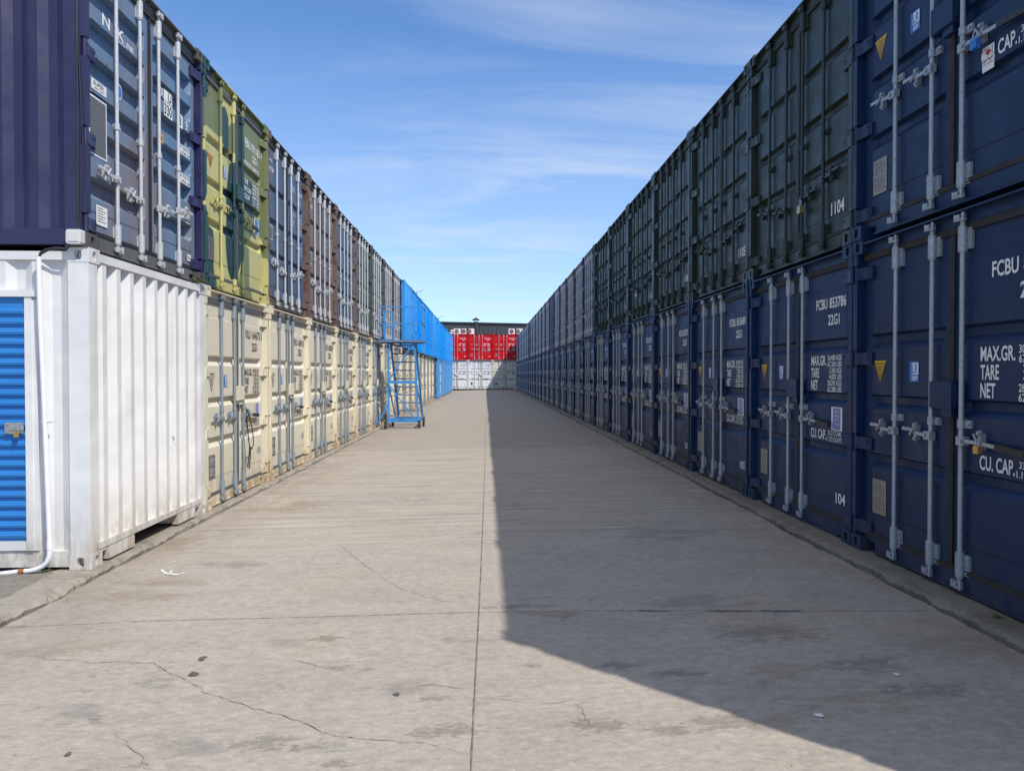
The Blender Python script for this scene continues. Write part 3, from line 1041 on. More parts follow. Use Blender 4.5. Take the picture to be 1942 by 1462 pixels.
def w_table(mb):
    for i, t in enumerate(('MAX.GR.', 'TARE', 'NET')):
        w = (0.31, 0.17, 0.14)[i]
        write(mb, t, 0.315, 0.315 + w, 1.553 - i * 0.117, 1.648 - i * 0.117, YM)
    for i, t in enumerate(('30.480 KGS', '67.200 LBS', '2.185 KGS', '4.820 LBS', '28.295 KGS', '62.380 LBS')):
        w = 0.27 if i in (0, 1, 4, 5) else 0.235
        write(mb, t, 0.925 - w, 0.925, 1.598 - i * 0.0585, 1.648 - i * 0.0585, YM)


def c_text(mb):
    write(mb, 'CU. CAP.', 0.315, 0.63, 0.855, 0.95, YM)
    write(mb, '33.2 CU.M.', 0.665, 0.925, 0.905, 0.948, YM)
    write(mb, '1.172 CU.FT.', 0.645, 0.945, 0.848, 0.892, YM)


WT = part_of('weight_table', w_table)
CT = part_of('capacity_text', c_text)


SIZE = part_of('size_code', lambda mb: write(mb, '22G1', 0.66, 0.88, 1.925, 2.025, YM))
SIZE_OLD = part_of('size_code', lambda mb: write(mb, '22G1', 0.68, 0.9, 1.92, 2.01, YM))
SIZE_CREAM = part_of('size_code', lambda mb: write(mb, '22G1', 0.62, 0.86, 1.89, 2.01, YM))


def digit_box(mb):
    for a in ((1.040, 1.046, 2.075, 2.185), (1.046, 1.085, 2.179, 2.185), (1.046, 1.085, 2.075, 2.081)):
        rect(mb, *a, YM)


DBOX = part_of('check_digit_box', digit_box)


def lettering(code, num, unit):
    def ident(mb):
        write(mb, code, 0.415, 0.645, 2.08, 2.18, YM)
        write(mb, num, 0.685, 1.0, 2.08, 2.18, YM)
    out = [WT, CT, part_of('serial_number', ident), SIZE, DBOX]
    if unit:
        out.append(part_of('unit_number', lambda mb: write(mb, unit, 0.83, 1.005, 0.295, 0.395, YM)))
    return out


def unit_only(unit):
    return [part_of('unit_number', lambda mb: write(mb, unit, 0.73, 0.975, 0.335, 0.455, YM))]


def o_tab(mb):
    for i in range(5):
        z = 1.66 - i * 0.062
        write(mb, ('MAX GROSS', 'TARE', 'PAYLOAD', 'CUBE', 'NET')[i], 0.25, 0.25 + (0.30, 0.15, 0.24, 0.14, 0.11)[i], z, z + 0.042, YM)
        write(mb, ('24000 KG', '2220 KG', '21780 KG', '33.2 CU.M', '48020 LB')[i], 0.72, 0.98, z, z + 0.042, YM)


def o_cap(mb):
    for i in range(3):
        z = 1.17 - i * 0.065
        write(mb, ('52910 LB', '4890 LB', '1170 CU.FT')[i], 0.72, 0.98, z, z + 0.042, YM)


OT = part_of('weight_table', o_tab)
OC = part_of('capacity_text', o_cap)


def old_marks(code, num):
    def ident(mb):
        write(mb, code, 0.27, 0.52, 2.06, 2.15, YM); write(mb, num, 0.64, 1.0, 2.06, 2.15, YM)
    return [OT, OC, part_of('serial_number', ident), SIZE_OLD]


# ------------------------------------------------------------------ containers
jr = random.Random(8)


def container(loc, rotz, style, paintm, framem=None, gear=GALV, tall=0, far=False, marks=None, markm=None, stick=(), castm=None, gask=RUBBER, lockbox=None, stick_mats=None, headm=None):
    """style: 'new' three rods, 'old' four rods, 'deep' four rods on ribbed doors, 'end' closed end, 'skid' near white one"""
    framem = framem or paintm
    loc = (loc[0] + jr.uniform(-0.012, 0.012), loc[1] + jr.uniform(-0.006, 0.006), loc[2])
    rotz += jr.uniform(-0.0022, 0.0022)
    castm = castm or framem
    t = empty('shipping_container', loc, rotz)
    H = H1 if tall else H0
    if style in ('end', 'skid'):
        put('body', MES['skid'] if style == 'skid' else MES['end', tall], framem, t)
        for sx in (-1, 1):
            for z in (0, H - 0.118):
                put('corner_casting', MES['cast', sx], castm, t, (sx * CW, 0, z))
        return t
    put('body', MES['body', tall], framem, t)
    for sx in (-1, 1):
        for z in (0, H - 0.118):
            put('corner_casting', MES['cast', sx], castm, t, (sx * CW, 0, z))
    put('door_gasket', MES['gasket', tall], gask, t)
    put('door_header', MES['head', tall], headm or framem, t)
    put('door_sill', MES['sill'], headm or framem, t)
    D = {}
    for sx in (-1, 1):
        D[sx] = put('door', MES['door', style, tall, sx], paintm, t)
        if not far:
            for z in (0.20, 0.895, 1.60, 2.31):
                put('hinge', MES['hinge', sx], framem, D[sx], (0, 0, z * H / H0))
    rods = ((-0.62, -1), (-0.16, -1), (0.17, 1)) if style == 'new' else ((-0.66, -1), (-0.22, -1), (0.17, 1), (0.62, 1))
    for x, s in rods:
        put('lock_rod', MES['rod', tall, 1 if far else 0], gear, D[s], (x, 0, 0))
        if not far:
            if style == 'new':
                put('door_handle', MES['h', 'new', s], [gear, BLACK] if s > 0 else gear, D[s], (x, 0, 0))
            else:
                key = -1 if x < -0.5 else (-2 if x < 0 else (1 if x > 0.5 else 2))
                put('door_handle', MES['h', 'old', key], gear, D[s], (x, 0, 0))
    if style == 'new':
        put('lock_box', MES['box'], lockbox or paintm, D[1], (0, 0, (H - H0) * 0.5))
    if marks is not None:
        for nm, me in marks:
            o = put(nm, me, (GMARK if (nm == 'unit_number' and markm is BMARK) else markm) or WMARK, D[1])
            if tall:
                o.scale = (1, 1, H / H0)
    for s in stick:
        mats = {'tri': [YEL, BLACK], 'outline': [BMARK], 'lr': [STBLUE, WMARK], 'notice': [WMARK, STPURP], 'plate': [PLATE, BMARK]}[s]
        if stick_mats and s in stick_mats:
            mats = stick_mats[s]
        nm = {'tri': 'warning_sticker', 'outline': 'warning_sticker', 'lr': 'approval_sticker', 'notice': 'notice_sticker', 'plate': 'data_plate'}[s]
        o = put(nm, ST[s], mats, D[1] if s == 'notice' else D[-1])
        if tall:
            o.scale = (1, 1, H / H0)
    t['doors'] = 1
    D['root'] = t
    return D


def root(c):
    r = c['root'] if isinstance(c, dict) else c
    if 'doors' in r:
        del r['doors']
    return r


PITCH_Y = 2.46
RX, LX = 3.13, -3.165
RB, LB = EYE - 1.471, EYE - 1.575
RY0 = 3.69 - PITCH_Y           # near end of the right row
LY0 = 8.43 - PITCH_Y           # near end of the left row


def ryc(k):
    return RY0 + PITCH_Y * (k + 0.5)


def lyc(k):
    return LY0 + PITCH_Y * (k + 0.5)


ORD = ['first', 'second', 'third', 'fourth', 'fifth', 'sixth', 'seventh', 'eighth', 'ninth', 'tenth', 'eleventh', 'twelfth', 'thirteenth', 'fourteenth',
       'fifteenth', 'sixteenth', 'seventeenth', 'eighteenth', 'nineteenth', 'twentieth', 'twenty-first', 'twenty-second', 'twenty-third', 'twenty-fourth',
       'twenty-fifth', 'twenty-sixth', 'twenty-seventh', 'twenty-eighth', 'twenty-ninth']
NEWST = ('tri', 'lr', 'notice', 'plate')
rnd = random.Random(5)
CONT = {}

# ---- right row, bottom tier: navy, white lettering
RN = 29
far_mark = lettering('FCBU', '853870', None)
navy_ids = {0: ('853512', '102'), 1: ('853601', '103'), 2: ('853786', '104'), 3: ('853689', '105'), 4: ('853870', '106'), 5: ('853370', '107'), 6: ('853657', '108'), 7: ('853618', '109'), 8: ('853724', '110')}
RG = 'navy containers in the bottom tier of the right row'
for k in range(RN):
    if k in navy_ids:
        mk = lettering('FCBU', navy_ids[k][0], navy_ids[k][1] if k != 1 else None)
    else:
        mk = far_mark
    st = NEWST if k < 9 else ('notice',)
    if k == 1:
        st = ('tri', 'lr', 'plate')
    c = container((RX, ryc(k), RB), R(-90), 'new', NAVY, gear=GALV, far=k > 13, marks=mk, stick=st, gask=BROWNRUB)
    if k == 0:
        lab = 'navy container beside the camera at the near end of the bottom right row'
    elif k == 1:
        lab = 'navy bottom container nearest on the right, cut by the photo edge, with a brass padlock'
    elif k in (2, 3, 4):
        lab = 'navy bottom container on the right numbered %s in white, lettered FCBU %s' % (navy_ids[k][1], navy_ids[k][0])
    else:
        lab = 'navy container, %s from the photo edge in the bottom tier on the right' % ORD[k - 1]
    tag(root(c), lab, 'container', RG)
    CONT['rl', k] = c

# ---- right row, top tier
RUG_G = 'dark green containers in the top tier of the right row'
RUG_M = 'mixed old containers in the far top tier of the right row'
greens = ['1104', '1105', '1106', '1107', '1108', '1109']
mixr = [('slate blue', OLDNAVY, OLDNAVY, PALEROD), ('dusty grey', GREYB, DKRUST, PALEROD), ('grey-blue', GREYBL, DKRUST, PALEROD), ('dusty grey', GREYB, RUSTF, PALEROD),
        ('pale grey-blue', GREYBL, OLDNAVY, PALEROD), ('dusty brown', MAUVE, RUSTF, GREYBL), ('slate blue', SLATE, DKRUST, PALEROD), ('grey-blue', GREYBL, OLDNAVY, PALEROD)]
om_far = old_marks('TGHU', '330139')
for k in range(RN):
    z = RB + H0
    if k < 2:
        c = container((RX, ryc(k), z), R(-90), 'new', NAVY, gear=GALV, marks=lettering('FCBU', '853811', None), stick=('tri', 'lr', 'plate'), gask=BROWNRUB)
        lab = ('navy container beside the camera at the near end of the top right tier' if k == 0 else
               'navy top container nearest on the right, with a blue padlock and white tag')
        g = 'navy containers in the top tier of the right row'
    elif k < 8:
        c = container((RX, ryc(k), z), R(-90), 'old', GREEN, gear=GREEN, marks=unit_only(greens[k - 2]), markm=WMARK)
        lab = 'dark green container with green lock rods numbered %s in the top right tier' % greens[k - 2]
        if k > 3:
            lab = 'dark green container, %s of the six green ones counted from the near end' % ORD[k - 2]
        g = RUG_G
    else:
        nm, pm, fm, gm = mixr[0] if k == 8 else mixr[1 + (k - 9) % 7]
        c = container((RX, ryc(k), z + 0.0), R(-90), 'old', pm, fm, gear=gm, far=k > 17, marks=om_far, markm=FMARK)
        lab = ('slate blue old container just beyond the last dark green one in the top right tier' if k == 8 else
               '%s container, %s beyond the dark green ones up right' % (nm, ORD[k - 8]))
        g = RUG_M
    tag(root(c), lab, 'container', g)
    CONT['ru', k] = c

# ---- left row, bottom tier
c = container((LX, lyc(0), LB), R(90), 'skid', WHITE)
CONT['ll', 0] = c
tag(root(c), 'white container nearest on the left with a blue roller door in its side', 'container')
cream_ids = {1: ('164675 3', '404'), 2: ('160413 0', '405'), 3: ('160228 1', '406'), 4: ('160731 2', '407'), 5: ('160344 5', '408')}
far_cream = lettering('FXLU', '160512 0', '409')
LG = 'cream containers in the bottom tier of the left row'


def cream_marks(num, unit):
    def ident(a):
        write(a, 'FXLU', 0.36, 0.565, 2.06, 2.175, YM)
        write(a, num.split()[0], 0.63, 0.985, 2.06, 2.175, YM)
    return [WT, CT, SIZE_CREAM, part_of('serial_number', ident), part_of('check_digit', lambda a: write(a, num.split()[1], 1.035, 1.08, 2.06, 2.175, YM)), part_of('unit_number', lambda a: write(a, unit, 0.83, 0.99, 0.44, 0.55, YM))]


LN = 26
for k in range(1, LN):
    y = lyc(k)
    if k <= 15 or k == 18:
        mk = cream_marks(*cream_ids[k]) if k in cream_ids else far_cream
        c = container((LX, y, LB), R(90), 'new', CREAM, CREAMF, gear=CREAMROD, far=k > 13, marks=mk, markm=BMARK,
                      stick=('outline', 'lr', 'notice', 'plate') if k < 9 else (), gask=GREYRUB, lockbox=CREAMF, stick_mats={'plate': [DPLATE, WMARK]})
        if k == 1:
            lab = 'cream container lettered FXLU 164675 with a black strap and brass padlock, beside the white one'
        elif k == 18:
            lab = 'single cream container between two bright blue blank ends far down the bottom left row'
        elif k == 2:
            lab = 'cream bottom container lettered FXLU 160413 under the blue container with a rusty post'
        else:
            lab = 'cream container, %s after the white one in the bottom left row' % ORD[k - 1]
        g = LG
    elif k == 16:
        c = container((LX, y, LB), R(90), 'old', OLDNAVY, OLDNAVY, gear=GREYBL, far=True)
        lab = 'dark navy container in the bottom left row, right before the blue blank ends'
        g = None
    else:
        c = container((LX + 0.125, y, LB), R(90), 'end', LBLUE)
        lab = ('blue blank-ended container standing right after the dark navy one in the bottom left row' if k == 17 else
               'blue blank-ended container in the bottom left row, %s past the lone cream container' % ORD[k - 19])
        g = 'blue blank-ended containers in the far bottom left row'
    tag(root(c), lab, 'container', g)
    CONT['ll', k] = c

# ---- left row, top tier
z = LB + H0
LU = {0: ('deep', WBLUE, PURPLE, PALEROD, DKRUST), 1: ('new', CAMO, CAMO, CAMO, CAMO), 2: ('old', SLATE, RUSTF, PALEROD, RUSTF), 3: ('old', MAUVE, RUSTF, PALEROD, RUSTF),
      4: ('old', SLATE, RUSTF, PALEROD, RUSTF), 5: ('old', GGREEN, TEALF, PALEROD, RUSTF), 6: ('old', GREYB, TEALF, PALEROD, DKRUST), 7: ('old', GREYB, DKRUST, PALEROD, DKRUST),
      8: ('old', OLDNAVY, OLDNAVY, PALEROD, OLDNAVY)}
LULAB = {0: 'weathered blue container with purple sides and pale lock rods, on top of the white container',
         1: 'camouflage painted container in green and sand, above the first cream one',
         2: 'slate blue container with a rusty red corner post, next to the camouflage one',
         3: 'mauve brown container with rusty frame in the top left tier',
         4: 'slate blue container with orange-rusted frame, beyond the mauve brown one',
         5: 'grey-green container with pale rods in the top left tier',
         6: 'grey-brown container with a green frame, just beyond the grey-green one up left',
         7: 'grey-brown container with dark rusty frame, just before the dark navy one up left',
         8: 'dark navy container, last before the bright blue ones in the top left tier'}


def nyk_marks():
    y = YM - 0.001

    def ident(mb):
        mb.m = 1                                   # white label grounds
        rect(mb, 0.345, 0.54, 1.755, 1.865, YM); rect(mb, 0.345, 0.545, 1.605, 1.745, YM); rect(mb, 0.66, 0.80, 1.605, 1.745, YM)
        write(mb, 'TDR', 0.215, 0.34, 1.765, 1.855, YM)
        write(mb, '9', 0.88, 0.93, 1.62, 1.73, YM)
        mb.m = 0                                   # dark letters on them
        write(mb, 'U', 0.44, 0.52, 1.765, 1.855, y)
        write(mb, '330', 0.355, 0.53, 1.62, 1.73, y); write(mb, '3', 0.70, 0.76, 1.62, 1.73, y)

    def label(ta, tb, z0, z1):
        def f(mb):
            mb.m = 1; rect(mb, 0.62, 0.98, z0, z1, YM)
            mb.m = 0
            write(mb, ta, 0.65, 0.97, z1 - 0.038, z1 - 0.010, y); write(mb, tb, 0.76, 0.97, z0 + 0.010, z0 + 0.038, y)
        return f

    def orange(mb):
        mb.m = 2; rect(mb, 0.24, 0.33, 1.30, 1.395, YM)
        mb.m = 0; write(mb, '96', 0.262, 0.308, 1.325, 1.37, y)

    def small(mb):
        mb.m = 1; rect(mb, 0.90, 1.0, 0.22, 0.29, YM)
        mb.m = 0; write(mb, '22G1', 0.915, 0.985, 0.24, 0.27, y)
    return [part_of('serial_number', ident), part_of('weight_label', label('MGWT 30480 KG', '67200 LB', 1.335, 1.43)), part_of('weight_label', label('TARE 2230 KG', '4920 LB', 1.03, 1.13)),
            part_of('weight_label', label('NET 28250 KG', '62280 LB', 0.625, 0.72)), part_of('orange_sticker', orange), part_of('small_label', small)]


def nyk_left():
    y = YM - 0.001

    def line(mb):
        write(mb, 'N', -0.84, -0.71, 1.945, 2.045, YM); write(mb, 'K', -0.585, -0.455, 1.945, 2.045, YM)
        write(mb, 'KAISHA', -0.58, -0.44, 1.918, 1.935, YM); write(mb, 'INE', -0.42, -0.29, 1.93, 1.98, YM)

    def lab(mb):
        mb.m = 1; rect(mb, -1.02, -0.78, 1.345, 1.43, YM)
        mb.m = 2
        write(mb, 'SUPER', -0.99, -0.82, 1.385, 1.42, y); write(mb, 'HEAVY DUTY', -0.97, -0.81, 1.355, 1.375, y)

    def card(mb):
        mb.m = 1; rect(mb, -0.96, -0.78, 0.235, 0.40, YM)
        mb.m = 2
        for i in range(6):
            rect(mb, -0.94, -0.81 if i % 2 else -0.85, 0.375 - i * 0.022, 0.381 - i * 0.022, y)
    return [part_of('ship_line_name', line), part_of('small_label', lab), part_of('document_card', card)]


def cma_left(doors):
    mb = MB()
    y = YM
    write(mb, 'CMA CGM', -1.02, -0.74, 2.06, 2.13, y)
    # swoosh under the name
    pts = []
    for i in range(9):
        t = i / 8
        pts.append((-1.02 + 0.2 * t, 2.17 + 0.05 * math.sin(PI * t * 0.8)))
    for i in range(8):
        (a, b), (c2, d) = pts[i], pts[i + 1]
        flat(mb, [(a, b), (c2, d), (c2, d + 0.02), (a, b + 0.02 * (i / 8))], y)
    return mb.mesh('lettering', recalc=False)


cma = cma_left(None)
for k in range(LN):
    y = lyc(k)
    if k <= 8:
        style, pm, fm, gm, cm = LU[k]
        st, mk, mm = (), None, FMARK
        sm = None
        if k == 0:
            mk, mm = nyk_marks(), [BLACK, WMARK, ORA]
        elif k == 1:
            def cid(a):
                write(a, 'FBNU', 0.36, 0.585, 2.06, 2.18, YM); write(a, '191163', 0.63, 0.985, 2.06, 2.18, YM)

            def cgr(a):
                write(a, 'M.GROSS', 0.32, 0.62, 1.815, 1.875, YM); write(a, '30480 KG', 0.66, 0.95, 1.815, 1.875, YM)

            def cwt(a):
                for i, t in enumerate(('TARE', 'PAYLOAD', 'CU.CAP')):
                    write(a, t, 0.33, 0.33 + (0.15, 0.28, 0.22)[i], 1.56 - i * 0.10, 1.63 - i * 0.10, YM)
                for i, t in enumerate(('2185 KG', '4820 LB', '28295 KG', '62380 LB', '33.2 CU.M', '1172 CU.F')):
                    write(a, t, 0.66, 0.95, 1.59 - i * 0.052, 1.63 - i * 0.052, YM)
            mk, mm = [part_of('serial_number', cid), SIZE, part_of('check_digit', lambda a: write(a, '4', 1.04, 1.085, 2.06, 2.18, YM)), part_of('gross_weight', cgr), part_of('weight_table', cwt)], WMARK
            st = ('tri', 'lr', 'notice', 'plate'); sm = {'tri': [ORA, BLACK], 'notice': [WMARK, STBLUE], 'plate': [DPLATE, BMARK]}
        else:
            mk = old_marks(('ECMU', 'GATU', 'CAXU', 'TRLU', 'INKU', 'FSCU', 'CRXU')[k - 2], ('118047', '032271', '260114', '291503', '612208', '330412', '905611')[k - 2])
        c = container((LX, y, z), R(90), style, pm, fm, gear=gm, castm=cm, marks=mk, markm=mm, stick=st, stick_mats=sm, gask=GREYRUB if k == 1 else RUBBER,
                      lockbox=CAMO, headm={0: GREYHD, 2: DKRUST, 3: DKRUST, 4: DKRUST}.get(k))
        if k == 0:
            for nm, me in nyk_left():
                put(nm, me, [WMARK, WMARK, BMARK], c[-1])
            mb = MB(); rect(mb, -1.06, -0.78, 0.80, 1.29, YM); mb.m = 1; rect(mb, -1.045, -0.795, 0.815, 1.275, YM - 0.001)
            put('data_plate', mb.mesh('data_plate', False), [WMARK, DPLATE], c[-1])
            mb = MB()
            pts = [(-0.56 + 0.055 * math.cos(t * PI / 8), 1.485 + 0.07 * math.sin(t * PI / 8)) for t in range(16)]
            flat(mb, pts, YM); mb.m = 1
            flat(mb, [(-0.56 + (a + 0.56) * 0.8, 1.485 + (b - 1.485) * 0.8) for a, b in pts], YM - 0.001)
            put('approval_sticker', mb.mesh('sticker', False), [FMARK, STBLUE], c[-1])
        elif k in (2, 3):
            put('ship_line_name', cma, WMARK, c[-1])
        if 2 <= k <= 6:
            mb = MB(); rect(mb, -1.03, -0.80, 1.02, 1.24, YM); mb.m = 1; rect(mb, -1.015, -0.815, 1.035, 1.225, YM - 0.001)
            put('data_plate', mb.mesh('data_plate', False), [FMARK, DPLATE], c[-1])
        lab = LULAB[k]; g = 'old and odd containers in the near top tier of the left row'
    elif k in (9, 15):
        c = container((LX + 0.125, y, z), R(90), 'end', BLUE)
        lab = ('bright blue container with a plain ribbed end, nearer of the two up left' if k == 9 else
               'bright blue container with a plain ribbed end, farther of the two up left')
        g = 'bright blue containers in the far top tier of the left row'
    else:
        c = container((LX + 0.125, y, z), R(90), 'old', BLUE, BLUE, gear=BLUE, far=k > 18, gask=OLDNAVY)
        lab = 'bright blue container with blue doors, %s past the first blank blue end up left' % ORD[k - 10]
        g = 'bright blue containers in the far top tier of the left row'
    tag(root(c), lab, 'container', g)
    CONT['lu', k] = c

# ---- wall of containers closing the lane
BY = 73.0
BBASE = 0.10
hc_mark = lettering('FXLU', '730218', '502')
rd_mark = lettering('FXLU', '551630', '1503')
for i, xc in enumerate((-5.34, -2.88, -0.42, 2.04)):
    cm, nm = (HCWHITE, 'white') if i < 3 else (HCCREAM, 'pale cream')
    pos = ('left behind the blue row', 'left of the middle', 'in the middle', 'at the right in the shade')[i]
    c = container((xc, BY, BBASE), 0, 'new', cm, gear=GALV, tall=1, marks=hc_mark, markm=BMARK, stick=('outline', 'lr', 'plate'), stick_mats={'plate': [DPLATE, BMARK]})
    tag(root(c), '%s container in the far end wall, bottom tier, %s' % (nm, pos), 'container', 'white containers closing the far end')
    c = container((xc, BY, BBASE + H1), 0, 'new', RED, gear=PALEROD, marks=rd_mark, markm=WMARK, stick=('tri', 'lr', 'notice', 'plate'), gask=RED)
    tag(root(c), 'red container in the far end wall, top tier, %s' % pos, 'container', 'red containers closing the far end')

# ------------------------------------------------------------------ near white container: roller door in its long side, name sticker
wc = root(CONT['ll', 0])


def white_side():
    # local side plane x = -CW, y runs along the container (away from the lane), camera looks at it along +x
    x = -CW
    mb = MB()
    y0, y1, zb, zt = 0.505, 2.4, 0.235, 2.19
    n = int((zt - zb) / 0.0815)
    prof = []
    for i in range(n):
        z = zb + i * 0.0815
        prof += [(z, x + 0.010), (z + 0.018, x + 0.010), (z + 0.030, x - 0.008), (z + 0.050, x - 0.012), (z + 0.056, x - 0.006), (z + 0.066, x - 0.006), (z + 0.074, x + 0.010)]
    prof.append((zt, x + 0.010))
    vs = []
    for (a, b) in prof:
        vs += [(b, y0, a), (b, y1, a)]
    mb.add(vs, [(2 * i, 2 * i + 2, 2 * i + 3, 2 * i + 1) for i in range(len(prof) - 1)])
    d = put('roller_door', mb.mesh('roller_door', False), RDOOR, wc)
    mb = MB()
    mb.box(x - 0.006, x + 0.03, y0, y1, zb - 0.075, zb)
    put('bottom_rail', mb, GREYBOX, d)
    mb = MB()
    mb.box(x - 0.024, x - 0.012, y0 + 0.012, y0 + 0.155, 1.10, 1.19)
    mb.box(x - 0.032, x - 0.024, y0 + 0.005, y0 + 0.125, 1.13, 1.16)
    for yy in (y0 + 0.03, y0 + 0.13):
        for zz in (1.112, 1.178):
            mb.cyl((x - 0.024, yy, zz), (x - 0.032, yy, zz), 0.008, 6)
    put('bolt_latch', mb, STEEL, d)
    mb = MB()
    mb.box(x - 0.012, x + 0.03, y0 - 0.055, y0, zb - 0.075, zt + 0.002)
    mb.box(x - 0.004, x + 0.03, y0 - 0.095, y0 - 0.055, zb - 0.075, zt - 0.02)
    mb.box(x - 0.020, x + 0.03, y0 - 0.10, y1 + 0.1, zt + 0.002, zt + 0.055)
    mb.box(x - 0.012, x + 0.03, y1, y1 + 0.055, zb - 0.075, zt + 0.002)
    put('door_frame', mb, WHITE, wc)
    mb = MB()
    rect(mb, -0.029, 0.037, 1.47, 1.575, 0.0125)
    mb.m = 1
    for i, t in enumerate(('CONT', 'BIC')):
        write(mb, t, -0.022, 0.030, 1.535 - i * 0.03, 1.556 - i * 0.03, 0.0118)
    put('sticker', mb.mesh('sticker', False), [STPALE, WMARK], wc)


white_side()

# hinge pins of the purple container show on its side
# ------------------------------------------------------------------ ground, kerbs
def ground():
    mb = MB()
    xs = [-400, -60, -3.2, 0, 3.2, 60, 400]
    ys = [-300, -40, 0, 20, 80, 200, 700]
    vs = [(x, y, gz(x)) for y in ys for x in xs]
    nx = len(xs)
    mb.add(vs, [(j * nx + i, j * nx + i + 1, (j + 1) * nx + i + 1, (j + 1) * nx + i) for j in range(len(ys) - 1) for i in range(nx - 1)])
    g = put('ground', mb.mesh('ground', False), CONC)
    tag(g, None, None, None, 'structure')
    return g


G = ground()


def kerb(side, top, name):
    rr = random.Random(11 if side < 0 else 12)
    xf = 3.10 if side < 0 else 2.955
    xb = 3.42
    ys = []
    y = -6.0
    while y < 72:
        ys.append(y)
        y += 0.045 if y < 14 else (0.15 if y < 30 else 0.6)
    mb = MB()
    vs = []
    w1 = w2 = w3 = 0.0
    wob = 0
    for y in ys:
        w1 = w1 * 0.75 + rr.gauss(0, 0.0075); w2 = w2 * 0.7 + rr.gauss(0, 0.006); w3 = w3 * 0.6 + rr.gauss(0, 0.006)
        wob = wob * 0.93 + rr.gauss(0, 0.002)
        f = xf + wob
        zg = gz(side * f) - 0.03
        vs += [(side * (f - 0.012 + w3), y, zg), (side * (f + w1), y, top - 0.030 + w2), (side * (f + 0.016 + abs(w1)), y, top - 0.007 + w2 * 0.3),
               (side * (f + 0.06), y, top - 0.002), (side * (xb + w3 * 2), y, top - 0.002), (side * (xb + w3 * 2), y, top - 0.08)]
    m = 6
    mb.add(vs, [(j * m + i, j * m + i + 1, (j + 1) * m + i + 1, (j + 1) * m + i) for j in range(len(ys) - 1) for i in range(m - 1)])
    for q in range(len(mb.f)):
        if q % (m - 1) == 0:
            mb.mi[q] = 1
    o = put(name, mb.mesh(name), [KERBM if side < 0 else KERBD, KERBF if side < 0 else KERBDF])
    tag(o, None, None, None, 'structure')


kerb(-1, LB, 'kerb')
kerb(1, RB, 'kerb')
for side, top in ((-1, LB), (1, RB)):
    mb = MB()
    vs = []
    a, b = side * 3.40, side * 60
    z1 = top - 0.010
    mb.box(a, b, -8, 72, z1 - 0.15, z1)
    tag(put('pavement', mb, PAVM), None, None, None, 'structure')


def ribbon(mb, pts, w, up, rr, sub=14, jit=0.02, taper=True):
    P = []
    for i in range(len(pts) - 1):
        a, b = pts[i], pts[i + 1]
        L = (b - a).length
        n = max(2, int(L / 0.018))
        nrm = Vector((-(b - a).y, (b - a).x, 0)).normalized()
        dev = [0.0] * (n + 1)
        # midpoint style jitter
        v = 0
        for k in range(1, n):
            v = v * 0.85 + rr.gauss(0, jit * 0.5)
            dev[k] = v * math.sin(PI * k / n)
        for k in range(n):
            P.append(a.lerp(b, k / n) + nrm * dev[k])
    P.append(pts[-1])
    vs = []
    for i, p in enumerate(P):
        d = (P[min(i + 1, len(P) - 1)] - P[max(0, i - 1)])
        nrm = Vector((-d.y, d.x, 0)).normalized()
        ww = w * (0.25 + rr.random() * 1.3)
        if taper:
            ww *= min(1.0, 0.25 + 4.0 * i / len(P), 0.15 + 4.0 * (len(P) - 1 - i) / len(P))
        for s in (-1, 1):
            q = p + nrm * s * ww
            vs.append((q.x, q.y, gz(q.x) + up))
    mb.add(vs, [(2 * i, 2 * i + 1, 2 * i + 3, 2 * i + 2) for i in range(len(P) - 1)])


